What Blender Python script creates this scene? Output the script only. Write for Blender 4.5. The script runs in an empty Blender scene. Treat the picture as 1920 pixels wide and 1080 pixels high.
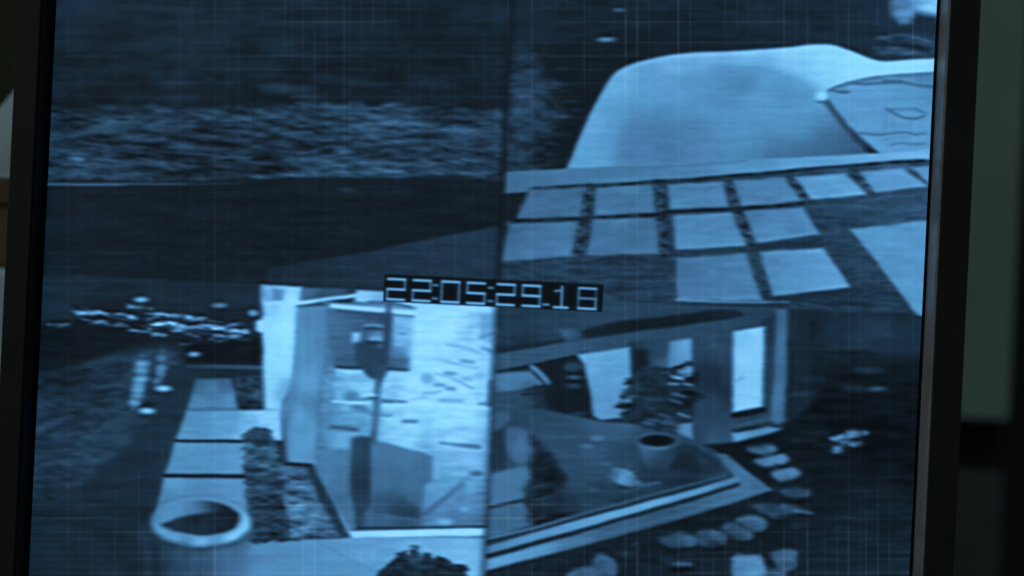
# A surveillance monitor in a dark room, its flat screen showing a four-way split of night camera pictures.
import bpy, bmesh, math
import numpy as np
from mathutils import Matrix, Vector

scene = bpy.context.scene
COL = scene.collection
R = math.radians

# ------------------------------------------------------------------ camera, sky, sun, exposure
PXM = 0.0002186                 # metres on the screen glass per picture unit
ROLL = R(2.76)                  # the camera is held a little crooked
CAM_D = 0.583                   # metres from lens to screen
CZ = 1.0                        # height of the lens above the floor

cam_data = bpy.data.cameras.new('camera')
cam_data.lens = 50.0
cam_data.sensor_width = 36.0
cam_data.clip_start = 0.01
cam_data.clip_end = 60.0
cam_data.dof.use_dof = True
cam_data.dof.focus_distance = CAM_D
cam_data.dof.aperture_fstop = 3.2
cam = bpy.data.objects.new('camera', cam_data)
COL.objects.link(cam)
cam.matrix_world = Matrix.Translation((0, -CAM_D, CZ)) @ Matrix.Rotation(R(90), 4, 'X') @ Matrix.Rotation(ROLL, 4, 'Z')
scene.camera = cam

SUN_ELEV, SUN_AZ = R(40), R(48)      # low room light from the upper left, in front of the monitor
world = bpy.data.worlds.new('World')
scene.world = world
world.use_nodes = True
wn = world.node_tree
sky = wn.nodes.new('ShaderNodeTexSky')
sky.sky_type = 'NISHITA'
sky.sun_disc = False
sky.sun_elevation = SUN_ELEV
sky.sun_rotation = math.pi + SUN_AZ
wn.links.new(sky.outputs[0], wn.nodes['Background'].inputs[0])
wn.nodes['Background'].inputs[1].default_value = 0.05

sun_data = bpy.data.lights.new('sun', 'SUN')
sun_data.energy = 0.5
sun_data.angle = R(14)
sun_data.color = (1.0, 0.97, 0.9)
sun = bpy.data.objects.new('sun', sun_data)
COL.objects.link(sun)
d = Vector((math.sin(SUN_AZ) * math.cos(SUN_ELEV), math.cos(SUN_AZ) * math.cos(SUN_ELEV), -math.sin(SUN_ELEV)))
sun.rotation_euler = d.to_track_quat('-Z', 'Y').to_euler()

vs = scene.view_settings
vs.view_transform = 'Standard'
vs.look = 'None'
vs.exposure = 0.0
vs.gamma = 1.0
vs.use_curve_mapping = False

# ------------------------------------------------------------------ materials
def srgb(c):
    return tuple((v / 255 / 12.92) if v / 255 <= 0.04045 else ((v / 255 + 0.055) / 1.055) ** 2.4 for v in c) + (1.0,)

def surface(name, col, rough=0.5, spec=0.4, var=0.25, scale=60.0, bump=0.15, bump_scale=900.0, metal=0.0):
    m = bpy.data.materials.new(name)
    m.use_nodes = True
    nt = m.node_tree
    b = nt.nodes['Principled BSDF']
    tc = nt.nodes.new('ShaderNodeTexCoord')
    n1 = nt.nodes.new('ShaderNodeTexNoise')
    n1.inputs['Scale'].default_value = scale
    n1.inputs['Detail'].default_value = 6
    nt.links.new(tc.outputs['Object'], n1.inputs['Vector'])
    mr = nt.nodes.new('ShaderNodeMapRange')
    mr.inputs[1].default_value = 0.3
    mr.inputs[2].default_value = 0.7
    mr.inputs[3].default_value = 1.0 - var
    mr.inputs[4].default_value = 1.0 + var
    nt.links.new(n1.outputs[0], mr.inputs[0])
    mx = nt.nodes.new('ShaderNodeVectorMath')
    mx.operation = 'SCALE'
    mx.inputs[0].default_value = col[:3]
    nt.links.new(mr.outputs[0], mx.inputs['Scale'])
    nt.links.new(mx.outputs[0], b.inputs['Base Color'])
    n2 = nt.nodes.new('ShaderNodeTexNoise')
    n2.inputs['Scale'].default_value = bump_scale
    nt.links.new(tc.outputs['Object'], n2.inputs['Vector'])
    bp = nt.nodes.new('ShaderNodeBump')
    bp.inputs['Strength'].default_value = bump
    bp.inputs['Distance'].default_value = 0.0005
    nt.links.new(n2.outputs[0], bp.inputs['Height'])
    nt.links.new(bp.outputs[0], b.inputs['Normal'])
    b.inputs['Roughness'].default_value = rough
    b.inputs['Specular IOR Level'].default_value = spec
    b.inputs['Metallic'].default_value = metal
    return m

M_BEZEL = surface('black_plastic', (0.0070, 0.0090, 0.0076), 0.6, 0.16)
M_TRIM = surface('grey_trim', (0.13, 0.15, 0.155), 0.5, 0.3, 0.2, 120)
M_GAP = surface('dark_gasket', (0.002, 0.003, 0.005), 0.7, 0.1)
M_WALL = surface('dark_wall', (0.018, 0.024, 0.013), 0.9, 0.1, 0.4, 6)
M_FLOOR = surface('dark_carpet', (0.02, 0.02, 0.02), 0.95, 0.1, 0.4, 40)
M_DESK = surface('desk_laminate', (0.03, 0.026, 0.022), 0.5, 0.3, 0.3, 12)
M_LEG = surface('desk_steel', (0.03, 0.03, 0.03), 0.4, 0.4)
M_GREEN = surface('green_grey_enamel', (0.088, 0.150, 0.124), 0.6, 0.25, 0.12, 9, 0.1, 400)
M_CAB = surface('cabinet_black', (0.004, 0.004, 0.004), 0.8, 0.1)
M_LOW = surface('charcoal_front', (0.024, 0.030, 0.030), 0.6, 0.2)
M_PAPER = surface('pale_card', (0.48, 0.66, 0.68), 0.85, 0.1, 0.08, 30)
M_BROWN = surface('brown_card', (0.075, 0.062, 0.034), 0.9, 0.1, 0.25, 40)
M_FILE = surface('pale_file', (0.27, 0.38, 0.43), 0.7, 0.2, 0.12, 25)

def screen_material():
    m = bpy.data.materials.new('screen_picture')
    m.use_nodes = True
    nt = m.node_tree
    b = nt.nodes['Principled BSDF']
    b.inputs['Base Color'].default_value = (0.002, 0.002, 0.002, 1)
    b.inputs['Roughness'].default_value = 0.45
    b.inputs['Specular IOR Level'].default_value = 0.15
    a = nt.nodes.new('ShaderNodeAttribute')
    a.attribute_name = 'luma'
    ramp = nt.nodes.new('ShaderNodeValToRGB')
    stops = [(0, (0, 4, 8)), (12, (5, 13, 19)), (27, (14, 28, 39)), (45, (23, 46, 66)), (72, (39, 73, 103)),
             (115, (65, 115, 160)), (155, (86, 155, 208)), (190, (116, 190, 243)), (217, (140, 217, 255)), (255, (175, 240, 255))]
    el = ramp.color_ramp.elements
    while len(el) < len(stops):
        el.new(0.5)
    for e, (p, c) in zip(el, stops):
        e.position = p / 255
        e.color = srgb(c)
    nt.links.new(a.outputs['Fac'], ramp.inputs[0])
    # slow hue drift of the panel
    tc = nt.nodes.new('ShaderNodeTexCoord')
    nz = nt.nodes.new('ShaderNodeTexNoise')
    nz.inputs['Scale'].default_value = 55
    nz.inputs['Detail'].default_value = 5
    nt.links.new(tc.outputs['Object'], nz.inputs['Vector'])
    tint = nt.nodes.new('ShaderNodeValToRGB')
    te = tint.color_ramp.elements
    te[0].position, te[0].color = 0.3, (1.06, 0.985, 1.03, 1)
    te[1].position, te[1].color = 0.7, (0.93, 1.02, 0.98, 1)
    nt.links.new(nz.outputs[0], tint.inputs[0])
    mul = nt.nodes.new('ShaderNodeMix')
    mul.data_type = 'RGBA'
    mul.blend_type = 'MULTIPLY'
    mul.inputs[0].default_value = 1.0
    nt.links.new(ramp.outputs[0], mul.inputs[6])
    nt.links.new(tint.outputs[0], mul.inputs[7])
    # moire of the pixel grid: greyer lines
    a2 = nt.nodes.new('ShaderNodeAttribute')
    a2.attribute_name = 'moire'
    hsv = nt.nodes.new('ShaderNodeHueSaturation')
    nt.links.new(mul.outputs[2], hsv.inputs['Color'])
    sm = nt.nodes.new('ShaderNodeMapRange')
    sm.inputs[3].default_value = 1.0
    sm.inputs[4].default_value = 0.82
    nt.links.new(a2.outputs['Fac'], sm.inputs[0])
    nt.links.new(sm.outputs[0], hsv.inputs['Saturation'])
    nt.links.new(hsv.outputs[0], b.inputs['Emission Color'])
    b.inputs['Emission Strength'].default_value = 1.0
    return m

M_SCREEN = screen_material()

# ------------------------------------------------------------------ object helpers
def link(name, mesh, mat=None, parent=None):
    o = bpy.data.objects.new(name, mesh)
    COL.objects.link(o)
    if mat is not None:
        mesh.materials.append(mat)
    if parent is not None:
        o.parent = parent
    return o

def thing(name, loc, label, cat, group=None):
    o = bpy.data.objects.new(name, None)
    o.empty_display_size = 0.05
    COL.objects.link(o)
    o.location = loc
    o['label'] = label
    o['category'] = cat
    if group:
        o['group'] = group
    return o

def box_mesh(name, lo, hi, bevel=0.001, seg=2, org=(0, 0, 0)):
    bm = bmesh.new()
    bmesh.ops.create_cube(bm, size=1.0)
    for v in bm.verts:
        v.co = Vector([(lo[i] + hi[i]) / 2 + v.co[i] * (hi[i] - lo[i]) - org[i] for i in range(3)])
    if bevel:
        bmesh.ops.bevel(bm, geom=list(bm.edges), offset=bevel, segments=seg, profile=0.6, affect='EDGES')
    me = bpy.data.meshes.new(name)
    bm.to_mesh(me)
    bm.free()
    for p in me.polygons:
        p.use_smooth = False
    return me

def box(name, lo, hi, mat, parent=None, bevel=0.001, seg=2):
    org = parent.location if parent is not None else (0, 0, 0)
    return link(name, box_mesh(name, lo, hi, bevel, seg, org), mat, parent)

def prism(name, outline, y0, y1, mat, parent=None, bevel=0.0005):
    """outline in (x, z), extruded from y0 to y1"""
    org = parent.location if parent is not None else Vector((0, 0, 0))
    bm = bmesh.new()
    f = bm.faces.new([bm.verts.new((x - org[0], y0 - org[1], z - org[2])) for x, z in outline])
    r = bmesh.ops.extrude_face_region(bm, geom=[f])
    bmesh.ops.translate(bm, vec=(0, y1 - y0, 0), verts=[g for g in r['geom'] if isinstance(g, bmesh.types.BMVert)])
    bmesh.ops.recalc_face_normals(bm, faces=list(bm.faces))
    if bevel:
        bmesh.ops.bevel(bm, geom=list(bm.edges), offset=bevel, segments=2, affect='EDGES')
    me = bpy.data.meshes.new(name)
    bm.to_mesh(me)
    bm.free()
    return link(name, me, mat, parent)

CR, SR = math.cos(ROLL), math.sin(ROLL)

def uv_of(px, py):
    return (px - 960) * CR + (py - 540) * SR, -(px - 960) * SR + (py - 540) * CR

# ------------------------------------------------------------------ room
wall = box('wall', (-2.5, 1.3, 0), (2.5, 1.4, 2.6), M_WALL, None, 0)
wall['kind'] = 'structure'
floor = box('floor', (-2.5, -2.5, -0.1), (2.5, 1.4, -0.001), M_FLOOR, None, 0)
floor['kind'] = 'structure'

desk = thing('desk', (0, 0.05, 0), 'dark desk carrying the surveillance monitor', 'desk')
box('tabletop', (-0.75, -0.28, 0.70), (0.75, 0.30, 0.74), M_DESK, desk, 0.003)
for lx in (-0.72, 0.68):
    for ly in (-0.25, 0.23):
        box('leg', (lx, ly, 0.0), (lx + 0.04, ly + 0.04, 0.70), M_LEG, desk, 0.002)

# ------------------------------------------------------------------ the monitor
U0, U1 = -879.0, 770.0          # lit picture, left and right
V0, V1 = -622.0, 646.0          # top and bottom
VMID, UMID = 15.0, -25.0
mon = thing('monitor', (0, 0.06, 0.74), 'black framed surveillance monitor showing four night camera pictures in a split screen', 'monitor')
X0, X1 = U0 * PXM, U1 * PXM
Z1, Z0 = CZ - V0 * PXM, CZ - V1 * PXM
GAP = 7 * PXM
RAIL = 0.0150
OUT_L, OUT_R = -934 * PXM, 837 * PXM
FR, BK = -0.011, 0.030         # front and back of the frame
xi0, xi1, zi0, zi1 = X0 - GAP, X1 + GAP, Z0 - GAP, Z1 + GAP
TR = 0.0010
box('bezel_rail', (OUT_L, FR, zi0 - RAIL), (xi0 - TR, BK, zi1 + RAIL), M_BEZEL, mon, 0.0006, 3)
box('bezel_rail', (xi1 + TR, FR, zi0 - RAIL), (OUT_R, BK, zi1 + RAIL), M_BEZEL, mon, 0.0006, 3)
box('bezel_rail', (xi0 - TR, FR, zi1 + TR), (xi1 + TR, BK, zi1 + RAIL), M_BEZEL, mon, 0.0006, 3)
box('bezel_rail', (xi0 - TR, FR, zi0 - RAIL), (xi1 + TR, BK, zi0 - TR), M_BEZEL, mon, 0.0006, 3)
# thin liner round the inside of the frame
box('inner_lip', (xi0 - TR, FR + 0.0016, zi0), (xi0, 0.004, zi1), M_BEZEL, mon, 0)
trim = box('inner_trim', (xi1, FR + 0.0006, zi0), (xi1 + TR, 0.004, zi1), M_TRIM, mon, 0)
box('inner_lip', (xi0, FR + 0.0016, zi1), (xi1, 0.004, zi1 + TR), M_BEZEL, mon, 0)
box('inner_lip', (xi0, FR + 0.0016, zi0 - TR), (xi1, 0.004, zi0), M_BEZEL, mon, 0)
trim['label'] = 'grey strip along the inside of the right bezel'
box('backing_panel', (xi0, 0.0006, zi0), (xi1, 0.0036, zi1), M_GAP, mon, 0)
prism('rear_housing', [(xi0 + 0.02, zi0 + 0.02), (xi1 - 0.02, zi0 + 0.02), (xi1 - 0.02, zi1 - 0.03), (xi0 + 0.02, zi1 - 0.03)], BK, BK + 0.035, M_BEZEL, mon, 0.006)
box('stand_neck', (-0.04, 0.066, 0.755), (0.04, 0.09, 0.95), M_BEZEL, mon, 0.004)
box('stand_base', (-0.13, -0.05, 0.7405), (0.13, 0.15, 0.755), M_BEZEL, mon, 0.005)
for i in range(5):
    bx_ = xi1 - 0.03 - i * 0.018
    box('button', (bx_, FR - 0.0012, zi0 - 0.011), (bx_ + 0.010, FR + 0.002, zi0 - 0.007), M_LEG, mon, 0.0006)

# ------------------------------------------------------------------ the picture on the flat screen
# Tone (0..255) is drawn shape by shape on a canvas, as the camera signal would be; every shown thing also claims
# its own patch of the panel, and each patch becomes a flat piece of the screen.
OX, OY, CW, CH = 60, 190, 2040, 1480
rng = np.random.default_rng(7)

def lattice(seed):
    return np.random.default_rng(seed).random((128, 128)).astype(np.float32)

LAT = [lattice(s) for s in range(12)]

def vnoise(X, Y, sx, sy, seed, ang=0.0):
    if ang:
        c, s = math.cos(ang), math.sin(ang)
        X, Y = X * c + Y * s, -X * s + Y * c
    fx, fy = X / sx + seed * 7.31, Y / sy + seed * 3.77
    ix, iy = np.floor(fx).astype(np.int64), np.floor(fy).astype(np.int64)
    tx, ty = (fx - ix).astype(np.float32), (fy - iy).astype(np.float32)
    tx, ty = tx * tx * (3 - 2 * tx), ty * ty * (3 - 2 * ty)
    g = LAT[seed % 12]
    a, b_, c_, d_ = g[iy & 127, ix & 127], g[iy & 127, (ix + 1) & 127], g[(iy + 1) & 127, ix & 127], g[(iy + 1) & 127, (ix + 1) & 127]
    return (a * (1 - tx) + b_ * tx) * (1 - ty) + (c_ * (1 - tx) + d_ * tx) * ty - 0.5

def fbm(X, Y, sx, sy, seed, ang=0.0, n=3):
    r, amp = 0, 1.0
    for k in range(n):
        r = r + amp * vnoise(X, Y, sx / 2 ** k, sy / 2 ** k, seed + k, ang)
        amp *= 0.55
    return r * 1.3

def curve(pts, n=6):
    """Catmull-Rom through the points (closed when the last repeats the first)"""
    p = [np.array(q, float) for q in pts]
    if tuple(pts[0]) == tuple(pts[-1]):
        p = [p[-2]] + p + [p[1]]
    else:
        p = [2 * p[0] - p[1]] + p + [2 * p[-1] - p[-2]]
    out = []
    for i in range(1, len(p) - 2):
        for k in range(n):
            t = k / n
            out.append(0.5 * ((2 * p[i]) + (p[i + 1] - p[i - 1]) * t + (2 * p[i - 1] - 5 * p[i] + 4 * p[i + 1] - p[i + 2]) * t * t
                              + (-p[i - 1] + 3 * p[i] - 3 * p[i + 1] + p[i + 2]) * t ** 3))
    out.append(p[-2])
    return [tuple(q) for q in out]

PIECES = [None]     # (name, feed index, label)

class Feed:
    def __init__(self, index, name, label, tone):
        self.i = index
        self.L = np.full((CH, CW), tone, np.float32)
        PIECES.append((name, index, label))
        self.ID = np.full((CH, CW), len(PIECES) - 1, np.int16)

    def win(self, x0, y0, x1, y1):
        a, b = max(0, int(x0 + OX)), min(CW, int(x1 + OX) + 2)
        c, d_ = max(0, int(y0 + OY)), min(CH, int(y1 + OY) + 2)
        if b <= a or d_ <= c:
            return None
        Y, X = np.mgrid[c:d_, a:b].astype(np.float32)
        return slice(c, d_), slice(a, b), X - OX, Y - OY

    def put(self, w, sd, soft, val, alpha, tex, name, label, add):
        sy, sx, X, Y = w
        m = np.clip(0.5 - sd / (2 * max(soft, 0.3)), 0, 1)
        m = m * m * (3 - 2 * m)
        if isinstance(val, (list, tuple)):
            num, den = 0, 0
            eps = 30.0 + (0.035 ** 2) * (X.shape[0] ** 2 + X.shape[1] ** 2)
            for (cx, cy, cv) in val:
                k = 1.0 / (((X - cx) ** 2 + (Y - cy) ** 2) + eps) ** 1.6
                num, den = num + k * cv, den + k
            v = num / den
        else:
            v = val
        for t in (tex or []):
            amp, tx, ty, seed = t[:4]
            v = v + amp * 2 * fbm(X, Y, tx, ty, seed, t[4] if len(t) > 4 else 0.0)
        L = self.L[sy, sx]
        if add:
            self.L[sy, sx] = L + m * alpha * v
        else:
            self.L[sy, sx] = L + m * alpha * (v - L)
        if name:
            PIECES.append((name, self.i, label))
            self.ID[sy, sx][m > 0.5] = len(PIECES) - 1

    def poly(self, pts, val, soft=2.5, alpha=1.0, tex=None, rag=None, name=None, label=None, add=False):
        xs, ys = [p[0] for p in pts], [p[1] for p in pts]
        g = soft + 4 + (rag[0] if rag else 0)
        w = self.win(min(xs) - g, min(ys) - g, max(xs) + g, max(ys) + g)
        if w is None:
            return
        X, Y = w[2], w[3]
        d2 = np.full(X.shape, 1e9, np.float32)
        ins = np.zeros(X.shape, bool)
        n = len(pts)
        for i in range(n):
            (ax, ay), (bx, by) = pts[i], pts[(i + 1) % n]
            ex, ey = bx - ax, by - ay
            t = np.clip(((X - ax) * ex + (Y - ay) * ey) / (ex * ex + ey * ey + 1e-9), 0, 1)
            d2 = np.minimum(d2, (X - ax - t * ex) ** 2 + (Y - ay - t * ey) ** 2)
            if ay != by:
                ins ^= ((ay > Y) != (by > Y)) & (X < ex * (Y - ay) / (by - ay) + ax)
        sd = np.sqrt(d2)
        sd[ins] *= -1
        if rag:
            sd = sd + rag[0] * 2 * fbm(X, Y, rag[1], rag[2], rag[3] if len(rag) > 3 else 5)
        self.put(w, sd, soft, val, alpha, tex, name, label, add)

    def line(self, pts, wid, val, soft=2.0, alpha=1.0, tex=None, name=None, label=None, add=False, rag=None):
        """wid: number or (start, end)"""
        w0, w1 = wid if isinstance(wid, tuple) else (wid, wid)
        xs, ys = [p[0] for p in pts], [p[1] for p in pts]
        g = soft + max(w0, w1) + 3
        w = self.win(min(xs) - g, min(ys) - g, max(xs) + g, max(ys) + g)
        if w is None:
            return
        X, Y = w[2], w[3]
        sd = np.full(X.shape, 1e9, np.float32)
        n = len(pts) - 1
        for i in range(n):
            (ax, ay), (bx, by) = pts[i], pts[i + 1]
            ex, ey = bx - ax, by - ay
            t = np.clip(((X - ax) * ex + (Y - ay) * ey) / (ex * ex + ey * ey + 1e-9), 0, 1)
            hw = (w0 + (w1 - w0) * (i + t) / n) / 2
            sd = np.minimum(sd, np.sqrt((X - ax - t * ex) ** 2 + (Y - ay - t * ey) ** 2) - hw)
        if rag:
            sd = sd + rag[0] * 2 * fbm(X, Y, rag[1], rag[2], 5)
        self.put(w, sd, soft, val, alpha, tex, name, label, add)

    def ell(self, cx, cy, rx, ry, val, soft=2.5, alpha=1.0, tex=None, name=None, label=None, add=False, rag=None):
        g = soft + 4
        w = self.win(cx - rx - g, cy - ry - g, cx + rx + g, cy + ry + g)
        if w is None:
            return
        X, Y = w[2], w[3]
        q = np.sqrt(((X - cx) / rx) ** 2 + ((Y - cy) / ry) ** 2)
        sd = (q - 1) * min(rx, ry)
        if rag:
            sd = sd + rag[0] * 2 * fbm(X, Y, rag[1], rag[2], 5)
        self.put(w, sd, soft, val, alpha, tex, name, label, add)

FEED_LABELS = {
    0: 'upper left camera picture: dark garden, bank of foliage and a road at night',
    1: 'upper right camera picture: glowing swimming pool and square paving slabs',
    2: 'lower left camera picture: lit house front, slab walkway and large round pot',
    3: 'lower right camera picture: terrace with tree, bright door and stepping stones',
    4: 'digital clock readout in pale blue digits on black across the centre of the screen',
}

# ---------------- upper left: road and hedge
A = Feed(0, 'night_backdrop', None, 30)
A.poly([(-60, -190), (1000, -190), (1000, 260), (-60, 260)], [(110, 20, 37), (300, 20, 33), (600, 10, 31), (940, 20, 30), (200, 150, 27), (500, 140, 29), (800, 150, 26), (520, 190, 26)],
       8, tex=[(3.5, 120, 14, 1), (2.5, 40, 40, 4)])
for (x, y, rx, ry, v) in [(540, 166, 46, 7, 22), (575, 181, 26, 4, 24), (500, 160, 30, 4, 12), (640, 152, 60, 5, 7), (330, 155, 22, 4, 13), (420, 70, 26, 12, 7), (530, 85, 24, 16, 7), (700, 160, 20, 4, 10), (230, 180, 50, 4, 5), (520, 128, 60, 4, 8)]:
    A.ell(x, y, rx, ry, v, soft=ry, add=True)
A.poly([(60, 90), (1000, 90), (1000, 215), (60, 215)], 0, 40, tex=[(2.4, 46, 18, 9), (1.8, 20, 9, 4)], add=True)
A.poly([(60, 203), (150, 206), (260, 199), (360, 202), (450, 198), (560, 193), (650, 192), (740, 197), (850, 203), (1000, 206), (1000, 345), (900, 336), (700, 332), (560, 331), (400, 336), (250, 338), (60, 338)],
       [(120, 230, 50), (150, 300, 52), (250, 260, 46), (300, 310, 40), (450, 230, 45), (480, 300, 41), (600, 230, 56), (640, 280, 55), (720, 215, 64), (750, 290, 54), (850, 240, 52), (920, 300, 46), (660, 320, 56), (320, 205, 40)],
       6, tex=[(14, 62, 11, 2, 0.05), (11, 26, 6, 5, 0.08), (6, 12, 4, 8)], rag=(5, 40, 12), name='hedge', label='bank of dark foliage along the far side of the road')
for (x, y, rx, ry, v) in [(205, 200, 20, 4, 26), (300, 206, 22, 4, 22), (145, 299, 12, 4, 48), (640, 284, 14, 5, 42), (635, 200, 26, 4, 20), (735, 229, 20, 5, 24), (690, 246, 22, 5, 22), (860, 246, 26, 6, 22), (735, 322, 20, 3, 40), (330, 275, 18, 4, 18), (450, 222, 26, 4, 20),
                          (600, 300, 50, 5, 14), (880, 300, 40, 5, 16), (250, 325, 30, 4, 16), (180, 258, 26, 5, -18), (300, 268, 26, 5, -18), (620, 268, 34, 5, -20), (460, 312, 40, 5, -14), (690, 262, 22, 4, -20), (830, 275, 40, 5, -12), (880, 324, 30, 3, 22)]:
    A.ell(x, y, rx, ry, v, soft=ry, add=True)
for k in range(46):
    x, y = 540 + (k * 61) % 400, 208 + (k * 37) % 118
    sl = 0.16 * (x - 620) / 300
    ln = 16 + (k * 13) % 22
    A.line([(x - ln, y - sl * ln), (x, y + (1 if k % 3 else -1)), (x + ln, y + sl * ln)], (1.5, 3.5), (17 if k % 2 else -15), 2.5, add=True)
for k in range(30):
    x, y = 110 + (k * 47) % 430, 210 + (k * 29) % 118
    ln = 12 + (k * 11) % 20
    A.line([(x - ln, y), (x, y - 1), (x + ln, y + 1)], (1.5, 3.5), (14 if k % 2 else -14), 2.5, add=True)
A.poly([(60, 341), (260, 341), (420, 338), (560, 333), (700, 334), (900, 338), (1000, 345), (1000, 560), (60, 560)],
       [(120, 400, 25), (300, 420, 23), (500, 400, 23), (700, 400, 24), (900, 380, 23), (150, 500, 26), (400, 500, 25), (700, 440, 24), (800, 350, 21)],
       3.5, tex=[(2.4, 90, 9, 3), (1.6, 24, 6, 7)], name='road', label='dark empty road below the foliage')
A.line([(60, 345), (180, 346), (270, 345), (350, 345)], (5.5, 4.0), [(100, 345, 82), (180, 346, 94), (280, 346, 66), (350, 345, 68), (400, 345, 50)], 2.2, name='kerb', label='pale thin kerb line along the road')
A.line([(345, 345), (450, 344)], (3.5, 2), 48, 3)
A.ell(650, 356, 12, 3, 20, 3, add=True)
A.ell(350, 424, 24, 4, 5, 4, add=True)
A.ell(460, 440, 22, 5, 5, 4, add=True)
A.poly([(500, 503), (560, 489), (640, 478), (690, 471), (760, 455), (850, 438), (1000, 412), (1000, 570), (500, 570)],
       [(560, 500, 34), (650, 495, 42), (750, 480, 45), (850, 470, 47), (930, 450, 46), (930, 520, 48), (700, 530, 44)], 5, tex=[(2.5, 50, 8, 6)], name='driveway', label='paler driveway wedge joining the road')
A.line([(520, 497), (600, 483), (700, 467), (850, 437), (950, 420)], 5, 19, 3, alpha=0.5)

# ---------------- upper right: pool and slabs
B = Feed(1, 'night_backdrop', None, 27)
B.poly([(930, -190), (1820, -190), (1820, 330), (930, 330)], [(1000, 20, 31), (1200, 10, 31), (1500, 10, 33), (1300, 60, 27), (1100, 150, 21), (1080, 240, 22), (1200, 90, 23), (1500, 60, 31), (1620, 80, 36), (1700, 100, 40)], 6, tex=[(2.6, 60, 12, 1)])
B.ell(1160, 19, 9, 3, 60, 3, add=True)
B.ell(1136, 74, 15, 4, 105, 3.5, add=True, name='light_spot', label='small bright light in the dark above the pool')
B.ell(1136, 66, 14, 3, -14, 3, add=True)
B.poly(curve([(948, 100), (968, 82), (1000, 96), (1030, 140), (1060, 175), (1062, 215), (1045, 260), (1030, 300), (1000, 330), (940, 335)]),
       [(965, 110, 42), (970, 180, 60), (1010, 190, 54), (1045, 180, 36), (1000, 240, 54), (1040, 220, 46), (970, 290, 50), (1020, 280, 30), (1060, 200, 26)], 16, tex=[(10, 26, 9, 4), (6, 10, 6, 7)], rag=(10, 24, 12), name='shrub', label='dim shrub beside the pool')
for (x, y, rx, ry, v) in [(1070, 190, 16, 2.5, 20), (1080, 206, 12, 3, 16), (1055, 128, 10, 3, 14), (1060, 218, 14, 3, 14), (1025, 175, 12, 4, 16), (1000, 150, 14, 3, 12), (1035, 165, 12, 3, 10), (985, 212, 20, 4, 10)]:
    B.ell(x, y, rx, ry, v, 3, add=True)
B.poly([(1690, -190), (1820, -190), (1820, 34), (1752, 28), (1716, 23), (1706, 42), (1688, 44), (1674, 30), (1672, 8)], [(1685, 20, 120), (1700, 35, 140), (1720, 10, 150), (1745, 15, 185), (1740, 25, 185), (1700, 5, 110), (1740, -100, 120)], 9, tex=[(14, 20, 10, 2)], name='lit_wall', label='bright blurred corner of a lit wall')
B.poly([(1630, 78), (1660, 62), (1700, 64), (1820, 80), (1820, 108), (1650, 110)], 52, 10, tex=[(16, 40, 7, 3, 0.1)], name='foliage', label='grey streaky foliage above the pool rim')
for (pts, v) in [([(1650, 70), (1690, 66), (1745, 78)], 30), ([(1655, 98), (1690, 103), (1720, 98)], 30), ([(1640, 84), (1700, 86), (1745, 92)], -22), ([(1700, 35), (1725, 42), (1750, 38)], -10), ([(1640, 44), (1645, 20)], 10)]:
    B.line(pts, 4, v, 3.5, add=True)
rim = curve([(1062, 318), (1082, 268), (1110, 206), (1135, 160), (1152, 138), (1168, 128), (1196, 116), (1240, 106), (1300, 99), (1400, 94), (1480, 87.5), (1528, 83), (1560, 83.5), (1590, 93), (1625, 107), (1654, 114), (1700, 112), (1800, 106)])
B.poly(rim + [(1800, 134), (1690, 138), (1640, 143), (1600, 152), (1570, 160), (1551, 169), (1548, 188), (1592, 240), (1644, 290), (1500, 300), (1290, 312)],
       [(1090, 280, 156), (1110, 240, 158), (1150, 160, 164), (1170, 150, 162), (1190, 200, 142), (1185, 260, 128), (1160, 300, 136), (1130, 300, 152), (1250, 285, 118), (1230, 240, 124), (1220, 150, 148), (1260, 120, 168), (1300, 130, 150), (1320, 106, 176), (1400, 100, 198),
        (1400, 122, 160), (1350, 145, 138), (1430, 135, 166), (1480, 110, 198), (1500, 140, 188), (1545, 110, 206), (1550, 140, 204), (1540, 160, 195), (1600, 120, 212), (1700, 120, 208), (1790, 120, 200), (1650, 130, 208), (1590, 150, 205),
        (1400, 160, 130), (1470, 162, 144), (1500, 172, 160), (1510, 185, 148), (1350, 190, 136), (1420, 200, 145), (1280, 200, 142), (1480, 220, 142), (1300, 255, 124), (1400, 240, 138), (1350, 290, 126), (1420, 275, 128), (1450, 292, 98), (1500, 250, 134), (1490, 287, 92),
        (1560, 225, 116), (1540, 250, 104), (1560, 275, 84), (1600, 278, 72), (1525, 285, 84), (1590, 255, 82), (1200, 305, 132), (1270, 305, 124), (1520, 205, 140)],
       3.0, tex=[(2.5, 60, 6, 1)], name='pool', label='glowing pale swimming pool with a curved far rim')
B.poly(curve([(1262, 150), (1310, 132), (1370, 124), (1430, 124), (1480, 134), (1515, 152), (1538, 172), (1500, 196), (1400, 200), (1320, 190), (1262, 150)]), [(1300, 140, -10), (1400, 138, -20), (1480, 155, -16), (1420, 190, -3), (1320, 185, -4)], 12, add=True)
B.poly([(1152, 312), (1166, 250), (1184, 205), (1260, 195), (1340, 230), (1360, 300), (1290, 312)], [(1170, 290, -14), (1185, 240, -12), (1250, 270, -10), (1330, 280, -4), (1240, 205, -6)], 14, add=True)
B.poly([(1440, 230), (1520, 222), (1560, 228), (1530, 262), (1470, 258)], 6, 14, add=True)
B.line(curve([(1170, 131), (1200, 119), (1242, 109), (1300, 102), (1400, 97), (1480, 91), (1530, 87)]), 8, 12, 7, add=True)
B.ell(1542, 180, 12, 9, [(1540, 176, 200), (1545, 188, 190)], 5)
B.line([(1532, 191), (1556, 190)], 4, 70, 2.5, alpha=0.8)
B.ell(1390, 184, 34, 2.5, 7, 2, add=True)
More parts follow.
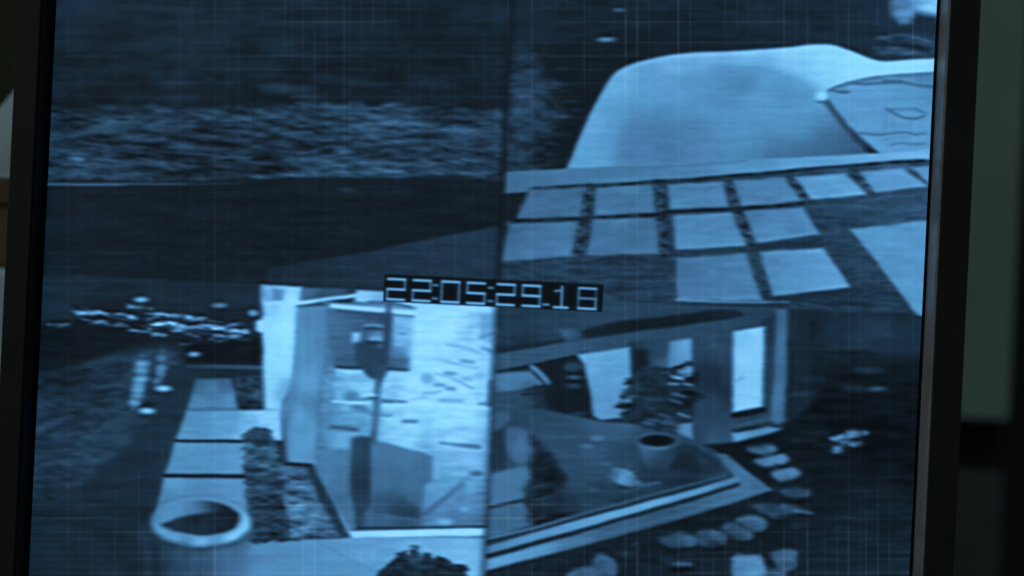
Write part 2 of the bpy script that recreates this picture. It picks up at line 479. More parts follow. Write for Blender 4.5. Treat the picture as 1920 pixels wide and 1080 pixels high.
B.poly([(1552, 170), (1600, 153), (1640, 144.5), (1690, 139.5), (1800, 135), (1800, 276), (1645, 288), (1592, 238), (1556, 190)],
       [(1580, 185, 150), (1640, 175, 150), (1600, 210, 148), (1700, 190, 150), (1650, 240, 146), (1720, 240, 148), (1640, 275, 150), (1700, 165, 138), (1730, 145, 120)], 3, tex=[(5, 50, 7, 5)], name='deck', label='pale paved deck to the right of the pool')
for (pts, w, v) in [([(1556, 168), (1575, 173), (1592, 172)], (3, 5), 62), ([(1575, 170), (1590, 158), (1620, 151), (1650, 146)], (2, 4), 95), ([(1588, 155), (1620, 158), (1655, 155), (1690, 153)], (4, 7), 84), ([(1655, 150), (1690, 153), (1720, 160), (1760, 163)], (5, 5), 84), ([(1680, 142), (1740, 141)], 4, 105)]:
    B.line(pts, w, v, 2.5, alpha=0.85)
for (pts, w, v) in [([(1663, 204), (1678, 213), (1692, 220), (1715, 222), (1735, 217)], 4, 70), ([(1718, 204), (1735, 212)], 3.5, 80), ([(1676, 214), (1674, 244)], 3, 116), ([(1708, 224), (1707, 248)], 3, 116), ([(1662, 208), (1660, 246)], 3, 108), ([(1670, 205), (1715, 204)], 3, 96), ([(1612, 249), (1650, 253), (1680, 249), (1700, 248), (1716, 252), (1735, 250)], 4, 88),
                    ([(1655, 262), (1675, 258), (1705, 256)], 3, 118), ([(1668, 273), (1690, 268), (1710, 271), (1735, 269)], 3.5, 98), ([(1690, 228), (1690, 246)], 2.5, 132), ([(1728, 225), (1727, 246)], 2.5, 132)]:
    B.line(pts, w, v, 2.2, alpha=0.8)
B.line([(1549, 194), (1586, 238), (1640, 290)], (7, 15), [(1550, 195, 70), (1580, 235, 66), (1615, 268, 52), (1632, 284, 26)], 4, name='pool_edge', label='dark slanting edge between pool and deck')
B.poly([(930, 323), (1065, 316), (1180, 312), (1290, 309), (1400, 300), (1500, 295), (1570, 291), (1645, 287), (1800, 273), (1800, 298), (1640, 306), (1560, 313), (1450, 323), (1400, 328), (1330, 334), (1290, 339), (1190, 344), (1100, 349), (1000, 354), (985, 362), (930, 366)],
       [(950, 340, 104), (1000, 335, 108), (1100, 330, 112), (1200, 326, 114), (1300, 322, 120), (1400, 312, 140), (1480, 305, 156), (1560, 302, 152), (1640, 296, 158), (1730, 285, 165), (1430, 322, 130), (960, 360, 92)], 2.5, tex=[(4, 70, 5, 2)], name='pool_coping', label='pale coping strip along the near side of the pool')
B.line([(1120, 314), (1290, 311), (1400, 301)], 3, 100, 2, alpha=0.6)
# gravel bed under the slabs
B.poly([(930, 364), (985, 361), (1000, 352), (1100, 347), (1190, 342), (1290, 337), (1400, 326), (1560, 312), (1800, 296), (1800, 620), (930, 620)],
       [(950, 380, 28), (1000, 500, 52), (1100, 510, 52), (1200, 500, 54), (1240, 540, 48), (1100, 560, 58), (1000, 560, 56), (1090, 440, 52), (1240, 430, 52), (1380, 400, 52), (1300, 470, 50), (1480, 440, 46), (1560, 400, 62), (1650, 380, 72), (1700, 380, 74), (1580, 450, 58), (1620, 500, 58), (1650, 540, 48), (1560, 570, 40), (1480, 580, 44), (1690, 590, 40), (1620, 590, 44), (1380, 480, 56), (1420, 510, 56)],
       2.5, tex=[(8, 45, 7, 6), (5, 14, 5, 3)], name='gravel_bed', label='dark gravel between and around the square slabs')
B.poly([(935, 366), (982, 364), (965, 405), (950, 425), (935, 440)], 22, 4, alpha=0.85)
B.ell(952, 420, 7, 6, 24, 3, add=True)
# mottled joints
for (a, b, n) in [((1106, 352), (1082, 482), 20), ((1238, 347), (1246, 482), 22), ((1366, 341), (1408, 462), 22), ((1482, 335), (1512, 380), 9), ((1600, 322), (1636, 358), 9), ((1715, 312), (1735, 335), 5)]:
    dx = b[0] - a[0]
    B.line([a, b], 18, 46, 5, alpha=0.9)
    for k in range(n):
        t = (k + 0.5) / n
        x = a[0] + dx * t + ((k * 7) % 11 - 5) * 1.3
        y = a[1] + (b[1] - a[1]) * t
        B.ell(x, y, 5 + (k * 5) % 5, 2.6, (34 if k % 3 else -30) if k % 2 else (-26 if k % 4 else 22), 2.5, add=True)
B.line([(1000, 353), (1060, 349), (1100, 347), (1190, 344), (1230, 339), (1300, 337), (1330, 333), (1400, 327), (1450, 324), (1500, 318), (1560, 313), (1620, 309), (1690, 303), (1735, 301)], 5.5, 34, 2.2, tex=[(20, 22, 8, 9)], alpha=0.95)
B.line([(968, 414), (1090, 409), (1110, 408), (1235, 402), (1255, 397), (1370, 391), (1390, 390), (1505, 381)], 6.5, 26, 2.4, tex=[(16, 20, 8, 2)], alpha=0.95)
SLABS = [
    ([(991, 355), (1097, 351), (1087, 404), (968, 411)], 103, 107), ([(1117, 351), (1224, 347), (1229, 398), (1114, 405)], 110, 108),
    ([(1252, 346), (1354, 341), (1366, 387), (1256, 393)], 112, 118), ([(1375, 339), (1472, 333), (1503, 377), (1391, 387)], 118, 128),
    ([(1491, 332), (1585, 325), (1626, 365), (1519, 374)], 140, 152), ([(1611, 322), (1694, 316), (1740, 350), (1640, 360)], 146, 154),
    ([(1708, 314), (1800, 306), (1800, 346), (1742, 346)], 140, 140),
    ([(957, 419), (1083, 415), (1071, 481), (940, 490)], 92, 100), ([(1112, 412), (1230, 408), (1234, 475), (1101, 479)], 106, 112),
    ([(1262, 404), (1372, 398), (1401, 461), (1266, 469)], 120, 124), ([(1396, 395), (1506, 388), (1536, 439), (1419, 456)], 124, 138),
    ([(1267, 485), (1399, 475), (1429, 563), (1272, 562)], 108, 124), ([(1427, 473), (1544, 464), (1594, 539), (1448, 556)], 124, 146),
    ([(1595, 430), (1800, 407), (1800, 690)], 142, 152)]
for k, (q, v0, v1) in enumerate(SLABS):
    (ax, ay), (cx, cy) = q[0], q[2]
    if k == 13:
        q = [(1595, 430), (1800, 407), (1800, 690), (1712, 580), (1650, 500)]
    dv = ((k * 7) % 5 - 2) * 3
    v0, v1 = v0 + dv, v1 + dv
    mx_, my_ = sum(p[0] for p in q) / len(q), sum(p[1] for p in q) / len(q)
    B.poly(q, [(q[0][0], q[0][1], v0 - 3), (mx_, my_, (v0 + v1) / 2), (q[1][0], q[1][1], v1 - 4), (q[2][0], q[2][1], v1 + 3), (q[-1][0], q[-1][1], v0 + 6)], 3.6, tex=[(3.5, 40, 6, k % 9), (5, 60, 26, 3 + k % 5)], rag=(0.8, 26, 14, k % 7), name='paving_slab', label='largest pale slab at the right edge' if k == 13 else None)
    if k in (4, 5, 9, 10, 11, 12):
        B.line([(q[3][0] + 6, q[3][1] - 3), (q[2][0] - 6, q[2][1] - 3)], 4, 14, 2.5, add=True)
    if k in (0, 1, 2, 7, 8, 9, 12):
        B.line([(q[0][0] + 6, q[0][1] + 3), (q[1][0] - 6, q[1][1] + 3)], 3.5, 9, 2.5, add=True)
B.line([(1268, 562), (1340, 565), (1430, 567), (1480, 566)], (5, 3), 142, 2.2, alpha=0.85)
B.line([(1268, 570), (1400, 573), (1480, 571)], 4, 34, 2.5, alpha=0.6)
B.line([(1500, 570), (1540, 574), (1560, 579)], 3, 66, 2.5, alpha=0.8)
B.line([(1450, 562), (1520, 556), (1590, 545)], 10, 38, 5, alpha=0.7)
B.line([(1266, 475), (1330, 472), (1400, 468)], 7, 52, 3, alpha=0.7)
B.line([(1420, 464), (1480, 458), (1540, 449)], 8, 40, 3, alpha=0.8)

# ---------------- lower left: lit house front
C = Feed(2, 'night_backdrop', None, 36)
C.poly([(0, 480), (600, 480), (600, 1250), (0, 1250)], [(120, 540, 36), (300, 550, 38), (450, 560, 38), (110, 580, 42), (120, 640, 18), (200, 640, 19), (280, 640, 22), (420, 650, 18), (330, 650, 30), (450, 600, 34), (330, 720, 44), (330, 800, 42), (250, 900, 38), (330, 900, 40), (120, 960, 34), (250, 1000, 33), (120, 1060, 34), (330, 1060, 30), (200, 780, 44)],
       10, tex=[(3, 60, 10, 5)])
C.poly([(40, 712), (95, 697), (150, 682), (215, 662), (290, 645), (335, 655), (335, 690), (300, 760), (240, 830), (190, 880), (130, 930), (40, 960)],
       [(110, 760, 48), (170, 720, 46), (240, 680, 46), (300, 670, 44), (120, 850, 54), (160, 830, 50), (220, 780, 46), (280, 740, 42), (110, 900, 46), (100, 720, 40)], 14, tex=[(9, 40, 11, 2, -0.12), (5, 18, 7, 6)], name='lawn', label='rough dim lawn at the left of the walkway')
C.poly([(40, 606), (130, 600), (230, 610), (300, 632), (270, 645), (180, 668), (95, 692), (40, 700)], 19, 10, alpha=0.9, tex=[(3, 30, 8, 3)])
C.poly([(345, 640), (400, 645), (430, 640), (490, 632), (490, 683), (350, 683)], 17, 6, tex=[(3, 30, 8, 3)], name='dark_bed', label='black bed behind the walkway')  # even dark area behind the walkway
C.line([(350, 687), (420, 687), (500, 690)], 8, [(360, 687, 52), (420, 687, 66), (480, 690, 72)], 3, name='low_wall', label='faint pale strip of low wall beyond the walkway')
C.line([(348, 698), (500, 700)], 10, 40, 4, alpha=0.7)
LIT = [([(146, 587), (193, 587), (227, 590), (252, 597)], (7, 5), 150), ([(154, 599), (179, 604), (204, 606)], (4, 5), 112), ([(94, 610), (116, 610), (129, 608)], 4, 96), ([(240, 573), (260, 576), (284, 580)], (7, 4), 105),
       ([(293, 589), (327, 590), (349, 596), (383, 597)], (7, 4), 146), ([(276, 598), (299, 596)], 4, 86), ([(288, 610), (315, 606), (338, 611), (354, 614), (388, 612), (415, 613), (430, 621), (462, 621)], (6, 7), 168), ([(420, 611), (443, 607), (462, 611)], 4, 98),
       ([(243, 619), (271, 622), (283, 615)], 4.5, 112), ([(288, 629), (310, 626)], 5, 124), ([(327, 619), (343, 616)], 9, 150), ([(402, 628), (427, 631), (452, 631)], 6, 136), ([(393, 636), (413, 640)], 5, 82), ([(338, 644), (360, 644)], 4, 62), ([(215, 608), (240, 611)], 4, 66),
       ([(272, 588), (285, 588)], 4, 90), ([(375, 603), (400, 603), (418, 606)], 3.5, 90), ([(352, 624), (372, 632)], 6, 70)]
for (pts, w, v) in LIT:
    y = pts[0][1]
    C.line([(p[0], p[1] - 6) for p in pts], 3, -14, 3, add=True)
    C.line(pts, w, v, 3.2, alpha=0.95, tex=[(v * 0.28, 13, 5, 4)], rag=(2.6, 12, 4), name='lit_foliage')
for k in range(54):
    x = 140 + (k * 67) % 330
    y = 588 + (x - 140) * 0.115 + ((k * 29) % 34) - 15
    ln = 5 + (k * 7) % 14
    C.line([(x - ln, y), (x + ln, y + 2)], (1.5, 3.5), 42 if k % 3 else -22, 3, add=True)
for (x, y, rx, ry, v) in [(264, 562, 12, 5, 170), (411, 573, 12, 4, 132), (474, 587, 9, 6, 150), (364, 664, 10, 4.5, 165)]:
    C.ell(x, y + 1, rx + 8, ry + 7, 16, 7, alpha=0.4)
    C.ell(x, y, rx, ry, v, 4, name='light_spot', label=None)  # bright spots of lit foliage painted into the tone
C.poly(curve([(262, 664), (278, 672), (276, 700), (268, 740), (258, 766), (246, 768), (248, 740), (254, 700), (262, 664)]), 105, 7, alpha=0.85, tex=[(30, 16, 8, 4)], name='light_streak', label='taller column of glare on the lawn')
for (x, y, rx, v) in [(267, 682, 11, 165), (265, 695, 12, 150), (264, 711, 12, 170), (260, 722, 9, 150), (259, 731, 10, 165), (258, 742, 10, 140), (252, 755, 10, 165)]:
    C.ell(x, y, rx, 5, v, 5, alpha=0.9)
C.poly(curve([(300, 656), (312, 664), (310, 692), (302, 716), (290, 722), (292, 704), (296, 680), (300, 656)]), 80, 6, alpha=0.85, tex=[(16, 14, 8, 4)], name='light_streak', label='shorter column of glare on the lawn')
for (x, y, rx, v) in [(303, 672, 9, 110), (302, 690, 9, 140), (301, 700, 8, 130), (294, 716, 7, 125)]:
    C.ell(x, y, rx, 6, v, 5, alpha=0.85)
for (x, y) in [(306, 728), (275, 771)]:
    C.ell(x, y, 20, 11, 26, 6, alpha=0.5)
    C.ell(x, y, 14, 5.5, 188, 4, name='light_spot', label=None)  # glints beside the streaks, painted into the picture tone
# walkway
C.poly([(368, 711), (434, 709), (447, 767), (350, 768)], [(375, 716, 88), (420, 716, 90), (400, 735, 112), (370, 760, 120), (435, 755, 128)], 4, tex=[(4, 40, 6, 3)], name='walkway_slab', label='farthest slab of the walkway')
C.poly([(349, 769), (528, 768), (528, 826), (330, 826)], [(360, 780, 132), (350, 815, 138), (430, 780, 148), (470, 800, 168), (500, 785, 188), (515, 815, 190)], 3.5, tex=[(4, 40, 6, 4)], name='walkway_slab', label=None)
C.poly([(328, 829), (470, 830), (470, 889), (311, 889)], [(340, 835, 140), (330, 880, 132), (400, 860, 136), (450, 860, 144)], 3, tex=[(4, 40, 6, 5)], name='walkway_slab', label=None)
C.poly([(308, 896), (475, 897), (475, 995), (340, 1000), (286, 980)], [(320, 900, 142), (310, 940, 122), (380, 910, 130), (440, 930, 136)], 3, tex=[(4, 40, 6, 6)], name='walkway_slab', label='nearest slab of the walkway, partly behind the pot')
C.line([(352, 768), (450, 768)], 3, 96, 2, alpha=0.7)
C.line([(329, 826.5), (470, 827.5)], 4.5, 24, 1.8)
C.line([(310, 892.5), (470, 893.5)], 5, 16, 1.8)
C.poly([(440, 706), (494, 704), (494, 768), (447, 768)], [(450, 720, 52), (470, 730, 48), (480, 745, 60), (465, 762, 30), (485, 762, 28)], 4, tex=[(14, 12, 6, 3)], name='planting_bed', label='small dark planting bed beside the white pillar')
C.ell(481, 738, 7, 7, 30, 4, add=True)
C.line([(440, 736), (452, 738)], 3, 30, 3, add=True)
# terrace in front
C.poly([(440, 1250), (446, 1030), (470, 1010), (600, 1011), (660, 1008), (960, 1003), (960, 1250)], [(450, 1040, 112), (500, 1040, 128), (600, 1040, 140), (700, 1040, 152), (800, 1020, 165), (880, 1030, 172), (880, 1060, 170), (500, 1075, 132), (650, 1075, 140), (600, 1200, 140)], 3, tex=[(4, 90, 10, 2)], name='terrace', label='pale terrace floor in front of the glass wall')
C.line([(595, 1016), (640, 1040), (700, 1070), (760, 1105)], 3, -16, 2.5, add=True)
C.line([(520, 1048), (530, 1052)], 6, 10, 4, add=True)
# house front
C.poly([(605, 566), (960, 584), (960, 1010), (655, 1006), (585, 876), (596, 780), (604, 690)],
       [(650, 720, 175), (700, 740, 185), (800, 620, 208), (850, 600, 212), (800, 680, 208), (900, 620, 190), (910, 590, 180), (890, 700, 200), (800, 760, 205), (880, 780, 200), (760, 800, 196), (850, 820, 200), (620, 720, 128), (610, 780, 118), (600, 850, 112), (620, 900, 112), (640, 830, 150), (640, 950, 110), (630, 880, 118), (660, 780, 160), (880, 860, 175), (830, 860, 168),
        (870, 900, 160), (830, 930, 138), (890, 940, 130), (860, 965, 112), (760, 980, 92), (900, 980, 104), (690, 980, 90), (775, 560, 205), (620, 600, 105), (612, 660, 108)], 3, tex=[(6, 60, 5, 3), (4, 14, 60, 6), (7, 34, 12, 8)], name='glass_room', label='bright lit room seen through the glass wall')
C.poly([(570, 538), (668, 540), (664, 556), (600, 566), (558, 570)], [(580, 545, 95), (640, 545, 78), (655, 550, 50), (600, 560, 70)], 4, name='soffit', label='grey soffit under the roof edge')
C.poly([(668, 543), (960, 556), (960, 590), (720, 572), (664, 566)], [(690, 550, 182), (710, 560, 160), (680, 562, 190), (760, 575, 205), (900, 585, 205)], 3, name='roof_block', label='pale roof block beside the clock readout')
C.line([(550, 570), (600, 563), (666, 554), (680, 552)], (8, 6), [(560, 569, 205), (620, 560, 180), (670, 555, 190)], 2.2, name='roof_edge', label='thin bright roof edge')
C.poly([(612, 572), (668, 566), (722, 568), (780, 576), (780, 582), (620, 574)], 120, 3, alpha=0.7)
C.line([(690, 566), (730, 567), (772, 576)], 4, 62, 2.2, alpha=0.8)
# dark back room
C.poly([(614, 578), (640, 583), (738, 588), (734, 640), (728, 692), (626, 689), (618, 640)], [(630, 600, 100), (625, 660, 98), (660, 595, 92), (700, 595, 76), (680, 620, 84), (725, 610, 62), (650, 650, 92), (660, 680, 82), (640, 683, 84)], 4, tex=[(5, 50, 5, 5)], name='back_room', label='darker room behind the glass')
C.poly([(738, 590), (776, 593), (768, 694), (728, 692)], [(750, 605, 170), (750, 640, 168), (745, 660, 120), (755, 675, 92), (740, 680, 82), (765, 620, 185), (768, 660, 165)], 6, tex=[(6, 40, 6, 2)])
C.line([(622, 574), (680, 578), (722, 582)], (8, 9), 205, 2.4, name='lintel', label=None)
C.line([(730, 584), (776, 588)], 9, 208, 2.4, name='lintel', label=None)
C.line([(632, 583), (720, 588)], 4, 66, 2.5, alpha=0.85)
C.line([(735, 590), (775, 593)], 3.5, 70, 2.5, alpha=0.75)
C.line([(632, 688), (682, 691)], 5, 34, 2.4, alpha=0.9)
C.line([(725, 691), (764, 694)], 5, 40, 2.4, alpha=0.9)
C.poly([(629, 692), (684, 694), (690, 706), (720, 709), (730, 698), (790, 696), (800, 750), (628, 748)], [(650, 698, 195), (640, 715, 165), (670, 720, 180), (740, 700, 200), (780, 730, 200), (650, 740, 165), (700, 735, 180)], 3.5, tex=[(12, 34, 7, 4)], name='worktop', label='pale cluttered worktop inside the lit room')
C.line([(684, 611), (702, 610), (722, 612)], 6, 140, 3, alpha=0.9)
C.line([(684, 616), (704, 616)], 4, 36, 3, alpha=0.8)
C.poly([(691, 621), (722, 620), (722, 640), (692, 640)], [(696, 625, 96), (715, 624, 120), (700, 637, 165), (715, 637, 160)], 3.5, name='wall_unit', label=None)
C.poly([(660, 623), (676, 623), (676, 643), (660, 643)], [(666, 630, 185), (672, 640, 165)], 3.5, name='wall_lamp', label='small bright square light inside the dark room')
C.poly([(668, 642), (700, 640), (722, 642), (724, 690), (722, 706), (706, 712), (692, 708), (682, 698), (680, 690), (668, 689)], [(680, 660, 60), (700, 660, 56), (712, 690, 58), (700, 705, 60), (675, 650, 56)], 4.5, name='dark_cabinet', label='dark upright cabinet in the middle of the lit room')
C.line([(686, 641), (708, 642)], 4, 34, 3, alpha=0.8)
C.ell(713, 648, 6, 4, 110, 4, alpha=0.7)
C.line([(729, 590), (728, 640), (722, 690)], 16, [(729, 600, 76), (728, 640, 74), (722, 690, 62)], 6, alpha=0.8)
# clutter strokes
for (pts, w, v) in [([(838, 647), (870, 652), (897, 661)], (3, 5), 150), ([(830, 677), (856, 683)], 4, 152), ([(866, 677), (889, 680)], 6, 116), ([(856, 683), (895, 691)], 4, 150), ([(817, 701), (840, 706), (862, 716), (886, 728)], (3, 6), 142), ([(835, 699), (853, 701)], 7, 122), ([(817, 722), (832, 723)], 7, 122),
                    ([(838, 729), (852, 730)], 7, 104), ([(794, 736), (812, 737), (828, 733)], 4, 138), ([(825, 751), (866, 752)], 6, 146), ([(870, 710), (884, 712)], 6, 150), ([(902, 632), (912, 628), (924, 625)], 5, 96), ([(905, 652), (924, 660)], (4, 7), 118), ([(900, 758), (920, 757)], 5, 96),
                    ([(611, 712), (630, 722), (644, 728)], 5, 176), ([(616, 704), (634, 710)], 4, 128), ([(650, 749), (690, 749)], 4, 96), ([(718, 752), (738, 753)], 6, 52), ([(746, 753), (760, 754)], 6, 64), ([(700, 778), (732, 779)], 4, 98), ([(757, 790), (780, 790)], 6, 76), ([(665, 762), (684, 770), (700, 776)], 9, 118),
                    ([(770, 748), (800, 745)], 4, 160), ([(745, 614), (766, 618)], 5, 150), ([(748, 625), (762, 626)], 4, 128), ([(826, 831), (868, 835), (897, 838)], (3, 9), 70), ([(870, 850), (905, 852)], 4, 150)]:
    C.line(pts, w, v, 4, alpha=0.7)
C.ell(801, 710, 12, 11, 158, 5, alpha=0.9)
C.ell(660, 742, 13, 8, 112, 5, alpha=0.9)
C.ell(673, 765, 14, 7, 110, 5, alpha=0.8)
C.poly([(900, 586), (930, 588), (930, 600), (915, 640), (900, 632)], 150, 8, alpha=0.7)
C.line([(624, 752), (660, 755), (695, 756)], 5, 205, 2.4, alpha=0.9)
C.line([(720, 760), (780, 757), (925, 766)], 6, 215, 2.4, alpha=0.9)
C.line([(920, 715), (918, 760)], 8, 80, 3, alpha=0.8)
# glass corner and lower half
C.poly([(604, 806), (640, 812), (664, 812), (662, 838), (620, 840)], [(615, 820, 140), (640, 822, 162), (655, 830, 158)], 4, alpha=0.95)
C.line([(622, 801), (645, 803), (668, 806)], (6, 8), 74, 4, alpha=0.9)
C.poly([(596, 842), (658, 842), (658, 900), (650, 985), (620, 930), (600, 890)], [(620, 855, 116), (645, 860, 112), (635, 900, 102), (645, 940, 98), (650, 975, 110), (612, 890, 118)], 5, alpha=0.9, tex=[(3, 30, 12, 3)], name='low_cupboard', label='pale blue cupboard front behind the side glass')
C.poly([(698, 824), (724, 830), (760, 841), (790, 848), (813, 857), (811, 902), (797, 910), (793, 950), (791, 974), (740, 968), (690, 960)], [(710, 845, 114), (760, 860, 116), (800, 870, 106), (720, 900, 102), (770, 905, 104), (785, 930, 94), (720, 945, 78), (765, 962, 56), (745, 956, 60), (700, 880, 100)], 4, tex=[(3, 30, 30, 4)], name='sofa_back', label='dark blue sofa back behind the glass')
C.poly([(812, 856), (860, 845), (905, 852), (905, 890), (868, 904), (800, 966), (792, 960), (797, 912), (811, 903)], [(840, 862, 170), (880, 862, 178), (835, 890, 155), (865, 890, 160), (815, 925, 142), (840, 918, 148), (802, 955, 128), (895, 880, 168)], 5, tex=[(5, 30, 8, 3)], name='pale_panel', label='large pale angled sofa side to the right of the dark back')
C.line([(866, 908), (840, 930), (815, 950), (797, 964)], (12, 7), [(862, 912, 106), (830, 938, 98), (800, 962, 80)], 5, alpha=0.9)
C.line([(868, 908), (864, 940)], 12, 118, 8, alpha=0.7)
C.poly([(658, 822), (676, 818), (698, 820), (697, 900), (694, 950), (684, 962), (682, 992), (668, 992), (664, 958), (656, 930)], [(668, 835, 66), (685, 835, 56), (675, 900, 48), (688, 900, 46), (675, 970, 58), (665, 945, 58)], 5, name='dark_curtain', label='dark vertical drape at the glass corner')
C.poly([(684, 962), (740, 968), (794, 976), (790, 990), (684, 990)], [(710, 978, 84), (760, 975, 70), (785, 982, 80)], 5, alpha=0.85)
for (x, y, rx, ry, v) in [(833, 979, 14, 6, 176), (871, 955, 9, 4.5, 165), (893, 888, 11, 5, 80), (856, 888, 14, 5, 172), (876, 897, 12, 3, 122), (862, 880, 12, 3, 150)]:
    C.ell(x, y, rx, ry, v, 4.5, alpha=0.85)
C.line([(729, 572), (726, 620), (722, 660), (716, 700)], 9, 52, 3.5, alpha=0.8)
C.line([(716, 690), (708, 730), (704, 790), (699, 830)], (14, 10), [(712, 700, 66), (706, 740, 92), (702, 790, 96), (698, 820, 70)], 4, name='glass_mullion', label='thin dark upright of the glass corner')
C.line([(697, 830), (696, 900), (694, 988)], 3.5, 112, 2.5, alpha=0.6)
C.ell(697, 741, 9, 3, 200, 2.5, alpha=0.9)
C.ell(699, 747, 10, 2.5, 50, 2.5, alpha=0.8)
C.line([(672, 990), (760, 990), (912, 988)], 4, 34, 2.2, alpha=0.9)
C.line([(583, 874), (612, 925), (657, 1006)], (6, 12), [(585, 875, 110), (620, 930, 118), (650, 990, 150), (655, 1003, 165)], 3, name='glass_edge', label='pale slanting bottom edge of the side glass')
# pebble strip and ground cover
C.poly([(516, 866), (582, 872), (615, 930), (658, 1008), (540, 1012), (528, 940)], [(550, 890, 78), (575, 920, 100), (540, 960, 96), (600, 960, 96), (620, 995, 84), (560, 1000, 92), (590, 885, 60)], 3, tex=[(24, 34, 9, 2), (17, 15, 6, 5)], name='pebble_strip', label='strip of pebbles below the glass wall')
for k in range(26):
    x, y = 535 + (k * 37) % 90, 900 + (k * 23) % 104
    if x < 545 + (y - 890) * 0.75:
        C.line([(x - 8, y), (x + 8, y + 1)], 3, 40 if k % 2 else -34, 2.5, add=True)
C.poly([(576, 866), (588, 874), (620, 935), (655, 1006), (640, 1008), (600, 940), (580, 890)], 36, 4, alpha=0.85)
C.poly([(456, 815), (470, 803), (500, 802), (512, 820), (522, 850), (528, 900), (540, 960), (548, 1013), (466, 1013), (462, 940), (458, 880)], [(480, 812, 54), (480, 840, 74), (505, 860, 80), (480, 900, 64), (515, 900, 66), (490, 945, 56), (530, 960, 60), (490, 980, 48), (500, 1008, 30)], 4, tex=[(17, 30, 8, 5), (13, 14, 5, 8)], rag=(4, 18, 8), name='ground_cover', label='dark strip of leafy ground cover beside the walkway')
C.line([(470, 1011), (560, 1012)], 5, 24, 3, alpha=0.7)
# pillars
C.poly([(489, 530), (568, 536), (562, 572), (557, 620), (550, 690), (546, 728), (532, 752), (528, 770), (496, 768), (494, 700), (491, 625), (479, 620), (480, 602), (490, 598)],
       [(505, 545, 170), (545, 560, 212), (500, 580, 190), (530, 620, 214), (505, 650, 200), (540, 690, 205), (505, 720, 196), (515, 760, 196), (485, 612, 205), (550, 545, 190), (530, 745, 165), (540, 730, 160)], 4, tex=[(3, 10, 60, 3)], name='white_pillar', label='brightly lit white pillar')
C.poly([(512, 540), (535, 542), (530, 564), (510, 562)], [(520, 550, 112), (528, 548, 130)], 4, alpha=0.85)
C.line([(487, 570), (490, 590)], 8, 40, 3, alpha=0.5)
C.line([(500, 570), (530, 566), (560, 564)], 3, 210, 2.5, alpha=0.8)
C.line([(492, 540), (500, 560)], 8, 120, 5, alpha=0.5)
C.poly([(557, 573), (616, 571), (612, 640), (604, 720), (596, 800), (588, 871), (540, 869), (530, 800), (528, 770), (540, 735), (550, 690)],
       [(575, 590, 128), (605, 590, 120), (570, 650, 140), (600, 650, 122), (575, 720, 148), (560, 780, 152), (590, 760, 116), (565, 840, 152), (545, 840, 130), (585, 850, 130), (538, 780, 112), (545, 740, 122)], 4, tex=[(4, 9, 90, 6)], name='grey_pillar', label='blue grey pillar beside the glass')
C.line([(558, 574), (614, 572)], 4, 60, 2.5, alpha=0.7)
C.line([(533, 790), (535, 866)], 7, 78, 4, alpha=0.6)
C.line([(613, 580), (608, 690), (596, 800)], 4, 96, 4, alpha=0.5)
C.line([(536, 869), (560, 870), (583, 872)], 6, 20, 2.5, alpha=0.95)
C.poly([(655, 996), (760, 993), (960, 990), (960, 1004), (800, 1006), (662, 1009)], [(670, 1002, 195), (760, 1000, 212), (900, 996, 216)], 2.4, name='glass_sill', label='bright white sill at the foot of the glass wall')
# pot
C.poly([(286, 990), (330, 1020), (380, 1028), (440, 1018), (468, 995), (462, 1040), (452, 1250), (305, 1250), (298, 1060)], [(300, 1020, 52), (310, 1060, 50), (340, 1050, 66), (380, 1050, 78), (430, 1045, 98), (450, 1070, 108), (350, 1090, 70), (320, 1200, 60), (440, 1200, 115)], 16, tex=[(4, 14, 50, 3)], name='pot_body', label='shaded side of the large round pot')
C.line([(268, 990), (276, 1040), (278, 1120)], (4, 12), 64, 14, alpha=0.75)
C.line([(294, 1030), (300, 1140)], 8, 34, 12, alpha=0.6)
C.ell(376, 979, 93, 47, [(295, 965, 128), (330, 945, 134), (380, 935, 135), (420, 940, 138), (455, 960, 148), (462, 985, 170), (440, 1005, 166), (380, 1014, 150), (330, 1006, 132), (300, 990, 128), (340, 1022, 96), (400, 1026, 112)], 5, name='pot_rim', label='thick pale rim of the large round pot')
C.line(curve([(286, 965), (296, 948), (320, 937), (350, 931), (385, 930), (420, 935), (448, 947), (464, 962)]), 4, -13, 4, add=True)
C.line(curve([(290, 985), (298, 995), (330, 1008), (376, 1016), (420, 1012), (448, 1000), (463, 984), (458, 962)]), 9, 24, 7, add=True)
C.ell(375, 971, 71, 33, [(315, 968, 138), (335, 955, 136), (355, 948, 126), (372, 944, 100), (388, 941, 62), (365, 958, 118), (385, 955, 84), (403, 948, 42), (425, 952, 26), (440, 970, 24), (410, 965, 30)], 3.5, name='pot_hollow', label='dark hollow inside the large round pot')
C.poly(curve([(302, 984), (325, 974), (350, 967), (380, 963), (415, 962), (446, 962), (442, 988), (412, 1001), (376, 1004), (335, 998), (312, 990), (302, 984)]), [(330, 988, 42), (380, 990, 40), (420, 985, 32), (435, 968, 24), (405, 966, 28), (370, 970, 28)], 5)
C.line(curve([(330, 1000), (376, 1006), (415, 1002)]), 3, 165, 3, alpha=0.6)
# bush in the foreground
C.poly([(690, 1095), (712, 1070), (735, 1056), (742, 1040), (768, 1036), (783, 1026), (792, 1040), (815, 1046), (832, 1042), (850, 1058), (872, 1062), (884, 1085), (900, 1130), (900, 1250), (680, 1250)], [(790, 1050, 42), (760, 1060, 34), (830, 1070, 34), (790, 1200, 28)], 4, tex=[(12, 16, 7, 4)], rag=(6, 16, 10, 6), name='bush', label='dark leafy bush top at the bottom edge')
C.poly([(760, 1046), (790, 1034), (796, 1048), (770, 1056)], 96, 4, alpha=0.5, tex=[(30, 10, 6, 3)])
C.poly([(900, 590), (914, 590), (905, 1200), (893, 1200)], -6, 6, add=True)

